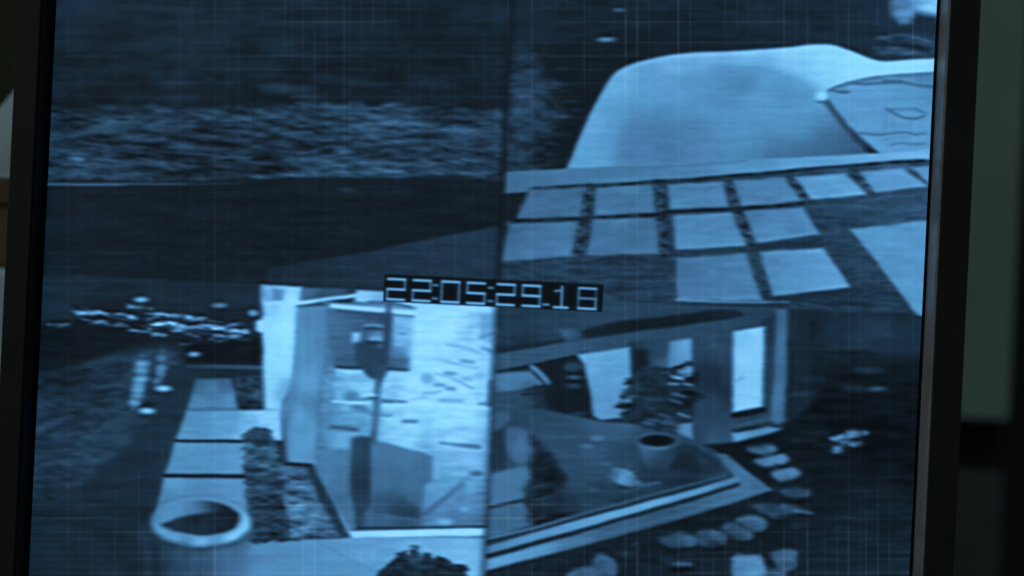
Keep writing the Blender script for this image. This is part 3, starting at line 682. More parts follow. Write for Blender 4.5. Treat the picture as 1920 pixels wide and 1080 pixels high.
# ---------------- lower right: terrace
D = Feed(3, 'night_backdrop', None, 22)
D.poly([(1440, 540), (1820, 540), (1820, 1250), (900, 1250), (900, 1060), (1440, 920)], [(1500, 620, 34), (1600, 620, 46), (1690, 620, 46), (1600, 700, 16), (1680, 720, 14), (1550, 780, 13), (1650, 800, 9), (1690, 860, 12), (1560, 880, 20), (1620, 950, 27), (1680, 1000, 27), (1550, 1000, 28), (1600, 1060, 32), (1690, 1060, 33), (1200, 1060, 26), (1000, 1075, 27), (1330, 1050, 27), (1420, 1010, 22), (1250, 980, 22)], 6, tex=[(3.5, 50, 10, 5)])
D.poly([(1540, 560), (1820, 560), (1820, 670), (1700, 664), (1640, 662), (1550, 655)], [(1570, 620, 40), (1620, 600, 44), (1650, 640, 46), (1700, 630, 46), (1690, 600, 40)], 10, tex=[(4, 50, 20, 6)], name='garden_wall', label='dim grey garden wall at the right')
D.line([(1500, 572), (1550, 578)], 3, 66, 3, alpha=0.7)
D.poly([(1475, 576), (1552, 580), (1548, 660), (1540, 740), (1500, 780), (1474, 790)], [(1490, 620, 34), (1530, 620, 31), (1500, 700, 30), (1530, 700, 25), (1485, 760, 34)], 8, tex=[(3, 10, 50, 6)], name='side_wall', label='dark house wall beyond the corner post')
for (x, y, rx, ry, v) in [(1630, 695, 28, 6, 22), (1600, 728, 22, 7, 18), (1645, 729, 13, 4, 66), (1500, 738, 22, 5, 20), (1520, 712, 26, 6, 10), (1610, 662, 50, 4, -12), (1585, 705, 30, 5, -8), (1480, 735, 20, 3, -10), (1530, 812, 26, 5, 12), (1555, 835, 22, 4, 14), (1500, 826, 26, 5, 10)]:
    D.ell(x, y, rx, ry, v, 5, add=True)
D.poly([(1562, 818), (1580, 810), (1600, 805), (1626, 808), (1622, 820), (1606, 828), (1600, 836), (1586, 838), (1582, 850), (1562, 850), (1560, 836)], 40, 7, alpha=0.7, name='lit_boulder', label='small glaring rock in the dark garden')
for (x, y, rx, ry, v) in [(1605, 812, 15, 6, 132), (1577, 822, 14, 6, 150), (1592, 816, 9, 4, 125), (1570, 842, 10, 7, 145), (1598, 832, 12, 4, 125), (1584, 828, 9, 4, 95)]:
    D.ell(x, y, rx, ry, v, 4.5, alpha=0.92, tex=[(26, 9, 5, 4)], rag=(2.5, 9, 6))
# upper wall and roof
D.poly([(900, 560), (1480, 560), (1470, 800), (900, 800)], [(960, 620, 52), (1030, 620, 56), (1100, 595, 60), (1180, 585, 62), (1260, 578, 58), (1000, 650, 40), (1380, 580, 58), (1430, 600, 56), (1430, 700, 44), (1330, 680, 48), (1340, 740, 42), (1330, 800, 64), (1180, 690, 30), (1040, 720, 26)], 5, tex=[(3, 60, 8, 3)], name='house_wall', label='grey house wall above and behind the terrace')
D.poly([(920, 652), (1000, 645), (1066, 634), (1070, 646), (1000, 652), (925, 672)], 30, 5, alpha=0.85)
D.poly(curve([(1086, 622), (1120, 612), (1160, 603), (1230, 595), (1300, 587), (1350, 580), (1385, 584), (1396, 592)]) + [(1360, 600), (1300, 608), (1200, 620), (1098, 636)], [(1120, 622, 30), (1200, 610, 24), (1300, 598, 24), (1370, 588, 32)], 4, name='roof_gap', label='dark slot under the overhanging roof')
D.poly([(1046, 618), (1070, 616), (1092, 622), (1086, 642), (1062, 642)], [(1058, 622, 92), (1075, 630, 80), (1085, 635, 60)], 6, alpha=0.85)
D.poly([(900, 668), (934, 663), (1000, 652), (1068, 640), (1150, 630), (1299, 609), (1360, 600), (1400, 596), (1416, 608), (1370, 620), (1299, 633), (1250, 640), (1183, 649), (1081, 666), (1000, 682), (931, 694), (900, 700)],
       [(940, 680, 74), (1050, 658, 76), (1150, 640, 72), (1250, 628, 66), (1350, 612, 62), (1400, 602, 58)], 3, tex=[(3, 60, 5, 4)], name='roof_fascia', label='long grey roof fascia over the terrace')
D.line([(925, 700), (1000, 686), (1081, 668), (1100, 663)], 6, 14, 3, alpha=0.8)
# inside the porch
D.poly([(900, 700), (1000, 690), (1100, 668), (1110, 790), (1010, 770), (900, 770)], [(1010, 740, 28), (1040, 700, 22), (1060, 750, 24), (1090, 720, 18), (950, 750, 66), (1000, 760, 52)], 5, name='porch_recess', label='dark recess of the porch')  # dark inner wall of the porch
D.poly([(920, 702), (960, 697), (995, 696), (1012, 720), (975, 732), (920, 738)], [(940, 718, 118), (980, 708, 118), (990, 722, 90), (930, 733, 95)], 4, name='pale_table', label='pale table at the left of the porch')
D.poly([(905, 738), (975, 733), (1020, 728), (1010, 770), (905, 770)], [(940, 752, 68), (980, 750, 66), (1005, 745, 44)], 4, tex=[(4, 40, 6, 3)], name='bench', label='grey bench top under the pale table')
D.line([(980, 740), (1010, 738), (1034, 730)], (6, 3), 24, 3, alpha=0.7)
D.line([(998, 688), (1012, 700), (1028, 718)], (8, 9), 132, 3, name='chair_arm', label=None)
D.line([(996, 704), (1012, 719)], 8, 112, 3, alpha=0.9)
D.line([(998, 698), (1018, 716)], 3, 40, 2.5, alpha=0.7)
for (x, y, rx, ry, v) in [(1075, 688, 18, 9, 34), (1077, 708, 12, 4, 66), (1076, 724, 14, 5, 34), (1084, 776, 14, 4, 26), (1076, 712, 14, 2.5, -14)]:
    D.ell(x, y, rx, ry, v, 4, add=True)
D.poly([(1030, 690), (1056, 682), (1052, 770), (1026, 764)], 22, 5, alpha=0.5)
# bright door with the tree in front
D.poly([(1180, 640), (1300, 626), (1304, 830), (1260, 820), (1180, 800)], [(1195, 680, 34), (1230, 660, 58), (1240, 680, 78), (1210, 760, 26), (1290, 760, 40), (1260, 720, 60)], 4, name='porch_back', label='dim back wall behind the potted tree')
D.poly([(1082, 665), (1120, 660), (1182, 650), (1184, 715), (1183, 768), (1168, 782), (1126, 788), (1112, 780), (1104, 720), (1096, 685)], [(1110, 670, 160), (1160, 665, 156), (1140, 720, 150), (1120, 770, 146), (1165, 770, 138), (1175, 700, 152)], 3, tex=[(3, 30, 8, 3)], name='lit_door', label='bright doorway to the left of the potted tree')
D.poly([(1256, 640), (1297, 634), (1299, 690), (1296, 720), (1254, 716), (1252, 680)], [(1262, 650, 130), (1285, 650, 156), (1290, 690, 150), (1262, 690, 120), (1275, 712, 120)], 5, name='lit_panel', label='bright panel behind the potted tree')
D.poly([(1268, 796), (1298, 793), (1300, 832), (1284, 828), (1270, 812)], 132, 4, name='lit_panel', label='low bright panel right of the potted tree')
D.poly([(1299, 632), (1374, 618), (1376, 830), (1302, 836)], [(1320, 650, 56), (1350, 650, 60), (1340, 630, 66), (1325, 700, 40), (1350, 720, 42), (1335, 780, 56), (1340, 815, 72), (1310, 800, 62)], 4, tex=[(3, 10, 40, 3)], name='wall_panel', label='grey wall between the tree and the window')
D.line([(1330, 648), (1356, 645)], 5, 12, 4, add=True)
# window and post
D.poly([(1428, 600), (1478, 580), (1476, 790), (1428, 790)], [(1440, 610, 44), (1445, 700, 50), (1445, 780, 56), (1470, 700, 60)], 3)
D.poly([(1375, 621), (1405, 616), (1434, 612), (1432, 690), (1430, 763), (1400, 768), (1374, 773), (1374, 700)], [(1385, 630, 178), (1420, 620, 190), (1400, 680, 190), (1420, 740, 188), (1385, 760, 186), (1380, 700, 180)], 3, name='bright_window', label='tall brightly lit window')
D.line([(1380, 716), (1392, 708)], 3, -34, 2.5, add=True)
D.line([(1385, 740), (1420, 748)], 2.5, -10, 2.5, add=True)
D.line([(1376, 779), (1405, 775), (1434, 768)], 9, 12, 3, alpha=0.95)
D.poly([(1456, 576), (1476, 577), (1474, 700), (1470, 790), (1458, 796), (1446, 788), (1452, 700)], [(1465, 590, 92), (1462, 650, 104), (1458, 740, 112), (1470, 700, 98), (1456, 785, 100)], 4, tex=[(3, 5, 60, 3)], name='corner_post', label='pale corner post right of the bright window')
D.line([(1371, 803), (1410, 793), (1440, 785)], (11, 10), 72, 3.5, name='step', label=None)
D.poly([(1372, 812), (1410, 806), (1440, 800), (1467, 804), (1450, 812), (1376, 830)], [(1385, 822, 150), (1420, 810, 128), (1455, 806, 130)], 3.5, name='step', label='brighter lower step below the window')
D.line([(1370, 806), (1440, 794)], 3, 30, 3, alpha=0.6)
# terrace floor
D.poly([(1376, 832), (1470, 808), (1480, 830), (1440, 915), (1370, 862), (1320, 836)], 16, 7, alpha=0.9)
D.poly([(900, 768), (1010, 766), (1060, 776), (1125, 790), (1200, 796), (1280, 818), (1330, 838), (1372, 864), (1400, 892), (1300, 914), (1120, 958), (1000, 990), (900, 1014)],
       [(1000, 790, 66), (960, 790, 62), (1050, 790, 66), (1130, 800, 82), (1160, 800, 84), (1080, 830, 74), (1050, 860, 72), (1120, 860, 76), (1080, 900, 66), (1120, 930, 52), (1060, 940, 46), (1230, 880, 44), (1290, 870, 38), (1340, 870, 42), (1370, 880, 60), (1290, 900, 40), (1030, 965, 30), (1180, 850, 62), (1230, 930, 50), (1180, 935, 46), (1320, 840, 60)],
       4, tex=[(3, 50, 8, 2)], name='terrace_floor', label='blue grey terrace floor around the potted tree')
D.line([(1270, 820), (1310, 838), (1345, 862), (1372, 885)], 3, 84, 3, alpha=0.5)
D.line([(1300, 840), (1345, 870)], 10, 34, 7, alpha=0.6)
D.poly([(1262, 845), (1300, 850), (1310, 880), (1262, 880), (1250, 862)], 28, 9, alpha=0.6)
# chairs at left
D.poly([(905, 812), (930, 806), (952, 790), (952, 850), (946, 878), (905, 888)], 40, 9, alpha=0.85)
D.poly([(922, 772), (948, 770), (956, 784), (946, 800), (926, 808)], [(935, 785, 92), (926, 802, 100)], 7, alpha=0.7)
D.poly(curve([(949, 806), (972, 802), (990, 815), (995, 840), (990, 868), (966, 868), (952, 840), (949, 806)]), [(960, 820, 88), (978, 830, 104), (985, 855, 98)], 9, name='chair_back', label='pale rounded chair back at the left of the terrace')
D.poly([(924, 888), (955, 880), (988, 873), (997, 892), (986, 922), (979, 938), (915, 952), (915, 895)], [(940, 900, 112), (980, 890, 112), (935, 935, 110), (975, 925, 108)], 6, name='seat', label='pale seat cushion below the rounded chair back')
D.poly([(912, 954), (980, 942), (992, 960), (1004, 982), (930, 1004), (908, 1008)], [(930, 970, 92), (970, 960, 90), (980, 980, 96), (930, 996, 96)], 4, name='terrace_slab', label='pale patch of terrace in the lower left corner')
D.line([(912, 952), (945, 946), (980, 937)], 5, 38, 2.6, alpha=0.9)
D.poly([(996, 820), (1014, 835), (1034, 852), (1050, 880), (1064, 896), (1046, 915), (1052, 935), (1030, 960), (1004, 982), (990, 975), (1000, 945), (984, 920), (998, 890), (990, 868), (1000, 845)], [(1005, 850, 30), (1030, 890, 24), (1010, 915, 26), (1020, 950, 42), (1005, 975, 30)], 13, tex=[(8, 26, 7, 4, -0.2)], rag=(3.5, 26, 12), name='dark_plant', label='dark spiky plant beside the pale seat')
D.line([(1000, 915), (1030, 908), (1052, 898)], 3, 18, 3, add=True)
D.line([(1005, 938), (1040, 926)], 4, 18, 3, add=True)
D.poly([(996, 980), (1040, 964), (1075, 962), (1040, 976), (1005, 984)], 14, 4, alpha=0.8)
# litter and painted glints on the floor
D.poly(curve([(1138, 893), (1152, 880), (1172, 878), (1188, 882), (1196, 898), (1206, 908), (1190, 917), (1168, 912), (1148, 902), (1138, 893)]), [(1150, 893, 92), (1172, 895, 140), (1180, 890, 128), (1195, 908, 92), (1180, 912, 110)], 6, tex=[(12, 14, 8, 4)], rag=(4, 14, 8), name='white_sack', label='crumpled pale sack lying on the terrace')
D.line([(1136, 869), (1146, 874), (1152, 882)], 5, 88, 4, alpha=0.9)
D.line([(1150, 908), (1175, 918), (1190, 920)], 4, 30, 3, alpha=0.6)
D.line([(1200, 912), (1218, 908), (1236, 905)], 5, 84, 3, name='stick', label='thin pale stick beside the crumpled sack')
for (x, y, rx, ry, v) in [(1120, 821, 11, 5, 118), (1101, 837, 11, 4.5, 102), (1112, 918, 9, 4, 78), (1098, 946, 5, 2.5, 66)]:
    D.ell(x, y, rx, ry, v, 4, alpha=0.9)  # small floor glints painted into the picture tone
# potted tree
D.poly([(1190, 655), (1215, 655), (1216, 690), (1200, 700), (1190, 700)], 20, 7, alpha=0.8)
D.poly([(1192, 700), (1205, 690), (1240, 684), (1262, 690), (1286, 676), (1292, 682), (1272, 698), (1300, 704), (1312, 716), (1296, 730), (1312, 744), (1292, 756), (1302, 768), (1272, 776), (1278, 800), (1262, 806), (1240, 800), (1210, 806), (1195, 796), (1168, 780), (1178, 768), (1160, 762), (1182, 750), (1166, 742), (1186, 730), (1178, 716)],
       [(1200, 720, 36), (1230, 700, 40), (1230, 740, 34), (1260, 740, 36), (1290, 720, 28), (1210, 770, 34), (1250, 780, 36), (1290, 745, 24), (1220, 798, 44), (1250, 795, 46)], 6, tex=[(8, 26, 9, 4), (4, 12, 7, 7)], rag=(5, 22, 9, 3), name='tree_crown', label='dark leafy crown of the potted tree')
for (pts, w, v) in [([(1256, 704), (1280, 710)], 4, 60), ([(1256, 719), (1272, 720)], 5, 92), ([(1282, 719), (1296, 722)], 5, 92), ([(1262, 707), (1282, 711)], 5, 70), ([(1214, 786), (1234, 788)], 5, 30), ([(1246, 788), (1262, 790)], 4, 30), ([(1266, 710), (1288, 706)], 3, 40), ([(1262, 738), (1284, 744)], 5, 50), ([(1258, 750), (1278, 756)], 5, 46), ([(1240, 700), (1256, 696)], 3, 36), ([(1272, 775), (1292, 782)], 5, 66), ([(1208, 762), (1226, 766)], 3, 22), ([(1236, 776), (1256, 782)], 4, 36), ([(1206, 792), (1226, 796)], 4, 34), ([(1240, 792), (1262, 796)], 3, 30), ([(1176, 746), (1190, 742)], 3, 50), ([(1170, 720), (1184, 716)], 3, -40), ([(1162, 744), (1180, 748)], 3, -40), ([(1158, 762), (1180, 760)], 3.5, -70), ([(1164, 775), (1180, 772)], 3, -40),
                    ([(1282, 684), (1262, 690)], 5, -50), ([(1284, 700), (1306, 702)], 6, -30), ([(1284, 734), (1308, 738)], 5, -20), ([(1280, 756), (1300, 760)], 4, -16), ([(1200, 730), (1230, 728)], 4, 12), ([(1214, 748), (1244, 750)], 4, 12)]:
    D.line(pts, w, v, 2.6, add=True)
D.line([(1236, 796), (1233, 826)], 6, 22, 3, alpha=0.8)
D.poly([(1196, 828), (1274, 828), (1266, 856), (1252, 880), (1216, 878), (1204, 860)], [(1203, 842, 92), (1225, 848, 80), (1250, 845, 62), (1264, 840, 48), (1235, 874, 54)], 5, name='planter_body', label='shaded side of the tree planter')
D.ell(1234, 827, 40, 16, [(1200, 825, 98), (1234, 812, 84), (1268, 826, 80), (1230, 842, 116)], 4, name='planter_rim', label='round rim of the tree planter')
D.ell(1232, 826, 32, 11, 10, 3.5, name='planter_hollow', label='dark soil hollow of the tree planter')
D.line([(1262, 806), (1290, 820), (1310, 834)], 4, 70, 4, alpha=0.6)
# terrace edge: parallel bright tracks
D.poly([(900, 1052), (1060, 1008), (1130, 986), (1230, 958), (1300, 938), (1388, 908), (1372, 886), (1340, 850), (1362, 852), (1400, 882), (1448, 919), (1380, 942), (1300, 966), (1180, 1000), (1070, 1029), (960, 1057), (900, 1073)],
       [(930, 1055, 148), (1000, 1035, 140), (1080, 1015, 104), (1150, 995, 80), (1230, 975, 74), (1300, 950, 84), (1380, 925, 96), (1430, 918, 94), (1390, 890, 100), (1360, 862, 86), (1380, 900, 118)], 3.5, tex=[(4, 50, 5, 3)], name='terrace_edge', label='pale stone edge of the terrace')
D.line([(905, 1060), (1000, 1034), (1070, 1018), (1200, 985), (1300, 957), (1400, 928)], (3, 4), 12, 3, add=True)
D.line([(908, 1046), (1060, 1003), (1130, 983), (1300, 935), (1384, 910)], 6, 36, 2.4, alpha=0.9)
D.poly([(900, 1024), (923, 1016), (1020, 992), (1120, 965), (1210, 941), (1299, 918), (1378, 894), (1392, 898), (1380, 906), (1299, 931), (1210, 956), (1128, 980), (1020, 1010), (921, 1037), (900, 1042)],
       [(930, 1028, 124), (1010, 1006, 138), (1100, 980, 150), (1200, 953, 152), (1300, 925, 142), (1370, 902, 118)], 2.8, tex=[(3, 50, 5, 3)], name='door_track', label='brightest long track along the terrace edge')
D.line([(912, 1022), (1020, 990), (1120, 961), (1299, 913), (1366, 893)], 5, 42, 2.4, alpha=0.9)
D.line([(915, 1010), (1000, 990), (1100, 962), (1200, 934), (1299, 908), (1360, 892)], (6, 4), [(930, 1006, 106), (1000, 988, 98), (1100, 961, 80), (1250, 922, 76)], 2.4, name='door_track', label='thin dimmer track beside the brightest one')
# stepping stones
STONES = [([(1400, 839), (1445, 833), (1458, 843), (1446, 852), (1414, 852)], 96), ([(1416, 863), (1445, 856), (1474, 853), (1482, 865), (1456, 874), (1430, 874)], 120), ([(1444, 886), (1466, 880), (1489, 874), (1503, 889), (1476, 901), (1456, 903)], 116),
          ([(1458, 918), (1515, 915), (1520, 930), (1497, 937), (1476, 931)], 58), ([(1408, 947), (1456, 946), (1497, 952), (1530, 963), (1487, 964), (1456, 973), (1430, 962)], 68), ([(1378, 976), (1411, 965), (1439, 979), (1432, 993), (1411, 996)], 94), ([(1352, 988), (1378, 980), (1411, 1000), (1405, 1011), (1375, 1006)], 74),
          ([(1303, 1003), (1334, 993), (1362, 1005), (1354, 1024), (1322, 1025)], 66), ([(1235, 1016), (1270, 999), (1306, 1008), (1300, 1024), (1263, 1029)], 74), ([(1111, 1049), (1133, 1040), (1156, 1057), (1154, 1080), (1140, 1100), (1112, 1098)], 84), ([(1066, 1074), (1107, 1063), (1124, 1090), (1120, 1120), (1062, 1120)], 92),
          ([(1372, 1048), (1398, 1040), (1432, 1050), (1438, 1110), (1380, 1115)], 132), ([(1446, 1040), (1468, 1030), (1494, 1036), (1490, 1068), (1461, 1070)], 92), ([(1440, 1072), (1474, 1074), (1480, 1110), (1440, 1115)], 80), ([(1260, 1056), (1280, 1051), (1297, 1057), (1280, 1063)], 74)]
for k, (q, v) in enumerate(STONES):
    q2 = curve(q + [q[0]], 4)
    mx_, my_ = sum(p[0] for p in q) / len(q), sum(p[1] for p in q) / len(q)
    D.poly([(x, y + 6) for x, y in q2], 14, 5, alpha=0.6)
    D.poly(q2, [(mx_ - 14, my_, v - 5), (mx_ + 10, my_ - 3, v + 6), (mx_, my_ + 12, v - 16)], 5.5, tex=[(9, 22, 10, k % 8)], rag=(1.8, 24, 14, k % 9), name='stepping_stone', label='brightest stepping stone, at the bottom edge' if k == 11 else None)
D.line([(1490, 958), (1512, 962), (1524, 964)], 4, 40, 3, add=True)
for (x, y, rx, ry, v) in [(1276, 1058, 16, 3, 16), (1190, 1020, 4, 3, 26), (1172, 1040, 14, 6, 12), (1250, 1050, 14, 8, 14), (1494, 985, 14, 6, 12), (1276, 1068, 18, 5, -14), (1500, 940, 24, 4, -8)]:
    D.ell(x, y, rx, ry, v, 4, add=True)
FEEDS = [A, B, C, D]



# ------------------------------------------------------------------ assemble the canvas
Yc, Xc = np.mgrid[0:CH, 0:CW].astype(np.float32)
Xc -= OX
Yc -= OY
Uc = (Xc - 960) * CR + (Yc - 540) * SR
Vc = -(Xc - 960) * SR + (Yc - 540) * CR
right, low = Uc > UMID, Vc > VMID
which = right.astype(int) + 2 * low.astype(int)
L = np.choose(which, [f.L for f in FEEDS])
ID = np.choose(which, [f.ID for f in FEEDS])

def bil(a, px, py):
    px, py = np.clip(px, 0, CW - 1.001), np.clip(py, 0, CH - 1.001)
    ix, iy = px.astype(int), py.astype(int)
    tx, ty = px - ix, py - iy
    return (a[iy, ix] * (1 - tx) + a[iy, ix + 1] * tx) * (1 - ty) + (a[iy + 1, ix] * (1 - tx) + a[iy + 1, ix + 1] * tx) * ty

# tape jitter: the lines of the signal are shifted a little against each other
jx = 0.6 * fbm(Xc, Yc, 60, 4.2, 1) + 1.5 * fbm(Xc, Yc, 40, 30, 7)
jy = 1.0 * fbm(Xc, Yc, 50, 34, 9)
L = bil(L, Xc + OX + jx, Yc + OY + jy).astype(np.float32)
ID = ID[np.clip((Yc + OY + jy).astype(int), 0, CH - 1), np.clip((Xc + OX + jx).astype(int), 0, CW - 1)]

def gauss(a, s, axis):
    n = int(3 * s) + 1
    k = np.exp(-0.5 * (np.arange(-n, n + 1) / s) ** 2)
    k /= k.sum()
    pad = [(0, 0), (0, 0)]
    pad[axis] = (n, n)
    p = np.pad(a, pad, mode='edge')
    out = np.zeros_like(a)
    for i, w in enumerate(k):
        out += np.float32(w) * (p[i:i + a.shape[0], :] if axis == 0 else p[:, i:i + a.shape[1]])
    return out

# dark seam between the four pictures
seam = np.exp(-((Uc - UMID + 2) / 6.5) ** 2) * np.where(Vc < VMID, 0.85, 0.6)
L = L * (1 - seam) + 18 * seam
seam = np.exp(-((Vc - VMID) / 3.5) ** 2) * np.where(Uc < -170, 0.3, 0.05)
L = L * (1 - seam) + 22 * seam
# soft video signal: smeared along the lines, edges crisped across them
L = gauss(gauss(L, 3.7, 1), 1.5, 0)
L = L + 0.5 * (L - gauss(L, 5.0, 0)) + 0.10 * (L - gauss(L, 12.0, 1))
L = L + 9 * np.clip((L - 150) / 50, 0, 1)
L = np.clip(L, 9, 224)
L = 0.965 * L + 0.055 * gauss(gauss(L, 16.0, 1), 14.0, 0)      # light spreading in the panel glass
L += 2.2 * np.clip(1.1 - L / 190, 0.3, 1) * fbm(Xc, Yc, 30, 4.0, 3) + 3.0 * fbm(Xc, Yc, 60, 40, 8) + (1.0 + 0.012 * L) * 1.6 * fbm(Xc, Yc, 13, 5, 10)

# on-screen clock, drawn over everything by the recorder
def scr(u, v):
    return 960 + u * CR - v * SR, 540 + u * SR + v * CR
CLK = Feed(4, 'clock_backing', 'black strip behind the running clock digits', 9)
cu0, cv0 = uv_of(721, 514)
cu1, cv1 = uv_of(1129, 585)
SEG = {'0': 'abcdef', '1': 'i', '2': 'abged', '5': 'afgcd', '9': 'abcfgd', '6': 'afgcde', '8': 'abcdefg', 'S': 'abfgcd'}
# character, left edge on the strip, from the strip's left end
ROW = [('2', 5), ('2', 53), (':', 91), ('0', 107), ('5', 155), (':', 195), ('2', 211), ('9', 259), ('.', 298), ('1', 318), ('8', 364)]
DW, DT, DB = 35.0, 8.5, 46.5
v_in = cv0
for ch, off in ROW:
    def P(x, y, off=off):
        return scr(cu0 + off + x, cv0 + y)
    ym = (DT + DB) / 2
    parts = {'a': ((2, DT), (DW - 1, DT)), 'g': ((2, ym), (DW - 1, ym)), 'd': ((2, DB), (DW - 1, DB)), 'f': ((1.5, DT), (1.5, ym)), 'b': ((DW - 1, DT), (DW - 1, ym)), 'e': ((1.5, ym), (1.5, DB)), 'c': ((DW - 1, ym), (DW - 1, DB))}
    strokes = []
    if ch in SEG and ch != '1':
        # the last digit is caught between two values
        for s in SEG[ch]:
            v = 168 if s in 'adg' else 104
            if off == 364:
                v = {'a': 150, 'g': 110, 'd': 166, 'b': 62, 'e': 84, 'f': 104, 'c': 118}[s]
            strokes.append((parts[s], 4.6, v))
    elif ch == '1':
        strokes = [(((16, DT - 1), (16, DB)), 5, 132), (((3, DT + 8), (15, DT + 6)), 4.2, 120), (((2, DB), (28, DB)), 4.6, 165)]
    elif ch == ':':
        strokes = [(((2, 16), (9, 16)), 5, 105), (((2, 41), (9, 41)), 5, 105)]
    elif ch == '.':
        strokes = [(((2, DB - 4), (12, DB - 4)), 4.5, 125)]
    first = True
    pid = None
    for (a, b), w, v in sorted(strokes, key=lambda s: s[2]):
        n0 = len(PIECES)
        CLK.line([P(*a), P(*b)], w, v, 1.5, name='digit' if ch not in ':.' else 'separator_dot', label=None)
        if pid is None:
            pid = n0
        else:                       # all strokes of one digit are one piece
            CLK.ID[CLK.ID == n0] = pid

inside = (Uc > cu0) & (Uc < cu1) & (Vc > cv0) & (Vc < cv1)
edge = np.clip(np.minimum.reduce([Uc - cu0, cu1 - Uc, Vc - cv0, cv1 - Vc]) / 3.0 + 0.5, 0, 1)
cl = gauss(gauss(CLK.L, 1.9, 1), 1.15, 0)
cl = cl + 0.35 * (cl - gauss(cl, 3.0, 0)) + 0.10 * gauss(gauss(cl, 7.0, 1), 5.0, 0)
L = L * (1 - edge) + np.clip(cl, 4, 215) * edge
ID = np.where(inside, CLK.ID, ID)

# moire between the panel's pixel grid and the lens
mo = np.zeros((CH, CW), np.float32)
band = np.clip((270 - Yc) / 200, 0, 1) + np.clip((Yc - 830) / 200, 0, 1)
band = np.clip(band, 0.0, 1) * (0.75 + 0.25 * np.clip((Xc - 500) / 900, -1, 1) * np.where(Yc > 540, 1, 0))
patch = np.clip(0.62 + 1.3 * fbm(Xc, Yc, 240, 130, 2), 0.1, 1.25)
gr = np.random.default_rng(31)
x = 128.0
while x < 1760:
    s = gr.choice([0.15, 0.3, 0.55, 0.85], p=[0.3, 0.3, 0.25, 0.15])
    base = 0.20 + (0.25 if s > 0.8 else 0.0)
    along = np.clip(0.75 + 1.1 * fbm(Xc[:, :1] * 0 + x, Yc[:, :1], 50, 120, 4), 0.15, 1.2)
    c0, c1 = int(x + OX - 8), int(x + OX + 9)
    prof = np.exp(-((Xc[:, c0:c1] - x) / gr.uniform(1.3, 2.4)) ** 2)
    mo[:, c0:c1] += prof * (s * band[:, c0:c1] * patch[:, c0:c1] + base) * along
    x += 22.0 * gr.choice([1, 0.5, 1.5, 2], p=[0.78, 0.08, 0.08, 0.06])
y = -150.0
while y < 1230:
    s = gr.choice([0.5, 0.8, 1.1], p=[0.35, 0.35, 0.3])
    base = 0.16 + (0.18 if gr.random() < 0.15 else 0.0)
    along = np.clip(0.8 + 1.2 * fbm(Xc[:1, :], Yc[:1, :] * 0 + y, 120, 50, 6), 0.05, 1.2)
    r0, r1 = int(y + OY - 8), int(y + OY + 9)
    prof = np.exp(-((Yc[r0:r1] - y) / gr.uniform(1.3, 2.2)) ** 2)
    mo[r0:r1] += prof * (s * band[r0:r1] * patch[r0:r1] + base) * along
    y += 25.5 * gr.choice([1, 0.5, 1.5], p=[0.8, 0.1, 0.1])
mo = np.clip(mo, 0, 1.2) * np.clip(1.0 - (L - 60) / 90, 0.3, 1.0)
L = L + mo * 13 + 3.0 * band * np.clip((120 - Yc) / 160, 0, 1)  # last term paints the reflection haze near the top into the tone
L = np.clip(L, 3, 232)

# ------------------------------------------------------------------ cut the panel into its pieces
STEP = 1.75
nu, nv = int((U1 - U0) / STEP), int((V1 - V0) / STEP)
us = np.linspace(U0, U1, nu + 1)
vv = np.linspace(V0, V1, nv + 1)
UU, VV = np.meshgrid(us, vv)
PX = 960 + UU * CR - VV * SR + OX
PY = 540 + UU * SR + VV * CR + OY

lum = (bil(L, PX, PY) / 255).astype(np.float32).ravel()
moi = bil(mo, PX, PY).astype(np.float32).ravel()
pcx, pcy = (PX[:-1, :-1] + PX[1:, 1:]) / 2, (PY[:-1, :-1] + PY[1:, 1:]) / 2
cid = ID[np.clip(pcy.astype(int), 0, CH - 1), np.clip(pcx.astype(int), 0, CW - 1)].ravel()
MX = (UU * PXM - mon.location[0]).ravel()
MZ = (CZ - VV * PXM - mon.location[2]).ravel()
MY = -mon.location[1]
ci, cj = np.divmod(np.arange(nu * nv), nu)
v00 = ci * (nu + 1) + cj
order = np.argsort(cid, kind='stable')
bounds = np.searchsorted(cid[order], np.arange(len(PIECES) + 1))

def piece_mesh(name, cells):
    q = np.stack([v00[cells], v00[cells] + nu + 1, v00[cells] + nu + 2, v00[cells] + 1], 1)
    vid, inv = np.unique(q.ravel(), return_inverse=True)
    me = bpy.data.meshes.new(name)
    nf = len(cells)
    me.vertices.add(len(vid))
    co = np.empty((len(vid), 3), np.float32)
    co[:, 0], co[:, 1], co[:, 2] = MX[vid], MY, MZ[vid]
    me.vertices.foreach_set('co', co.ravel())
    me.loops.add(nf * 4)
    me.loops.foreach_set('vertex_index', inv.ravel().astype(np.int32))
    me.polygons.add(nf)
    me.polygons.foreach_set('loop_start', np.arange(0, nf * 4, 4, dtype=np.int32))
    me.update(calc_edges=True)
    for an, arr in (('luma', lum), ('moire', moi)):
        at = me.attributes.new(an, 'FLOAT', 'POINT')
        at.data.foreach_set('value', np.ascontiguousarray(arr[vid]))
    me.materials.append(M_SCREEN)
    return me

FEED_ROOT = {}
for pid in range(1, len(PIECES)):
    cells = order[bounds[pid]:bounds[pid + 1]]
    if len(cells) < 6:
        continue
    name, fi, label = PIECES[pid]
    # the backdrop of each picture is the part itself; what it shows are its sub-parts
    me = piece_mesh(name, cells)
    if fi not in FEED_ROOT:
        o = link('camera_picture' if fi < 4 else 'clock_readout', me, None, mon)
        o['label'] = FEED_LABELS[fi]
        FEED_ROOT[fi] = o
    else:
        o = link(name, me, None, FEED_ROOT[fi])
        if label:
            o['label'] = label

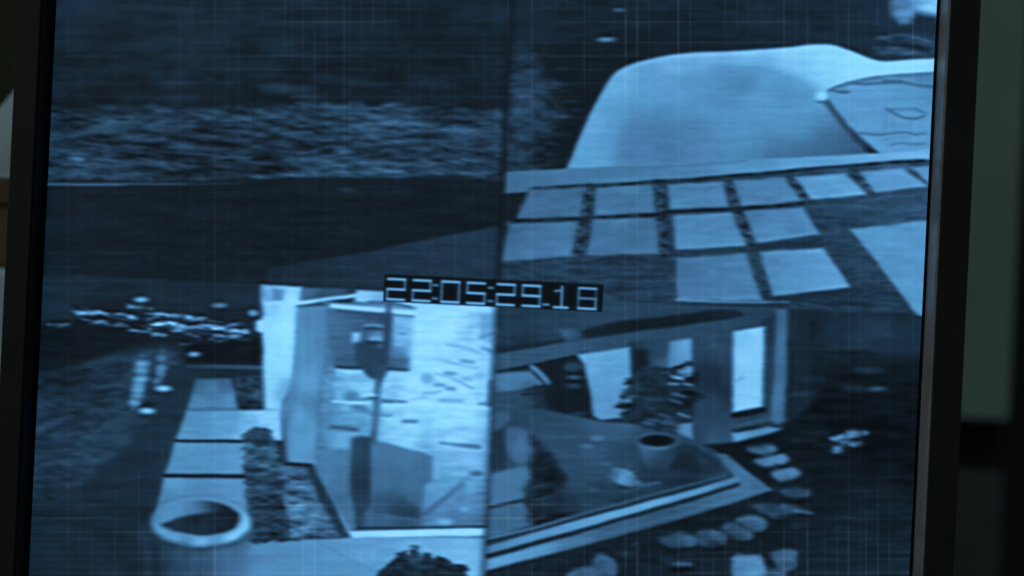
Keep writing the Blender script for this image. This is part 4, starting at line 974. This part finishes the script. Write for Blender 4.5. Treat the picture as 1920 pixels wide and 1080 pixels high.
# ------------------------------------------------------------------ things behind the monitor
def at(px, py, y):
    """room point at depth y that lies behind the given spot of the screen plane"""
    u, v = uv_of(px, py)
    k = (CAM_D + y) / CAM_D
    return u * PXM * k, CZ - v * PXM * k

# grey-green steel cabinet on the floor, right
CY = 0.42
xr, _ = at(1911, 400, CY)
_, zb = at(1850, 787, CY)
_, zl = at(1850, 885, CY)
cab = thing('steel_cabinet', (xr - 0.2, CY + 0.2, 0.0), 'tall steel cabinet with grey green upper door right behind the monitor', 'cabinet')
box('carcass', (xr - 0.42, CY + 0.02, 0.0), (xr + 0.001, CY + 0.42, 1.75), M_CAB, cab, 0.002)
box('upper_door', (xr - 0.42, CY, zb), (xr, CY + 0.0195, 1.75), M_GREEN, cab, 0.002)
box('lower_door', (xr - 0.42, CY, 0.06), (xr - 0.001, CY + 0.0195, zl), M_LOW, cab, 0.002)
box('door_handle', (xr - 0.40, CY - 0.02, zb + 0.1), (xr - 0.385, CY - 0.0005, zb + 0.24), M_LEG, cab, 0.003)

# stack at the left, on the desk behind the monitor
SY = 0.10
xa, zt = at(30, 500, SY)
_, z1 = at(10, 502, SY)
_, z2 = at(10, 334, SY)
file_box = thing('box_file', (xa - 0.05, SY + 0.06, 0.74), 'pale blue grey box file at the bottom of the stack left of the monitor', 'box file', None)
box('body', (xa - 0.12, SY, 0.7405), (xa + 0.05, SY + 0.14, z1), M_FILE, file_box, 0.006, 4)
box('spine_label', (xa - 0.075, SY - 0.0008, 0.80), (xa - 0.03, SY - 0.0001, 0.88), M_PAPER, file_box, 0.0002)
carton = thing('cardboard_carton', (xa - 0.05, SY + 0.06, z1 + 0.0005), 'small dark brown cardboard carton on top of the pale box file', 'carton', None)
box('body', (xa - 0.12, SY + 0.002, z1 + 0.0005), (xa + 0.045, SY + 0.13, z2), M_BROWN, carton, 0.002)
box('lid_flap', (xa - 0.122, SY - 0.0002, z2 - 0.012), (xa + 0.047, SY + 0.0016, z2 - 0.0005), M_BROWN, carton, 0.0004)

# curled pale card standing on the carton, its top cut on a slant
xs_, zs_ = at(31, 141, SY)
xe_, ze_ = at(-8, 197, SY)
slope = (zs_ - ze_) / (xs_ - xe_)
bm = bmesh.new()
rows, cols = 24, 14
gridv = []
for i in range(rows + 1):
    row = []
    for j in range(cols + 1):
        xx = xa - 0.075 + 0.115 * j / cols
        top = zs_ + slope * (xx - xs_)
        top = max(min(top, zs_ + 0.02), z2 + 0.012)
        t = i / rows
        zz = z2 + 0.0006 + (top - z2) * t
        yy = SY + 0.004 + 0.030 * (zz - z2) / 0.05 * 0.9 - 0.018 * math.sin(min(1.0, (zz - z2) / 0.05) * math.pi * 0.5)
        row.append(bm.verts.new((xx, yy, zz)))
    gridv.append(row)
for i in range(rows):
    for j in range(cols):
        bm.faces.new((gridv[i][j], gridv[i][j + 1], gridv[i + 1][j + 1], gridv[i + 1][j]))
bmesh.ops.solidify(bm, geom=list(bm.faces), thickness=0.0012)
bmesh.ops.recalc_face_normals(bm, faces=list(bm.faces))
me = bpy.data.meshes.new('card_sheet')
bm.to_mesh(me)
bm.free()
for p in me.polygons:
    p.use_smooth = True
card = link('card_sheet', me, M_PAPER)
card['label'] = 'pale card sheet with slanting top edge, leaning back on the brown carton'
card['category'] = 'card'
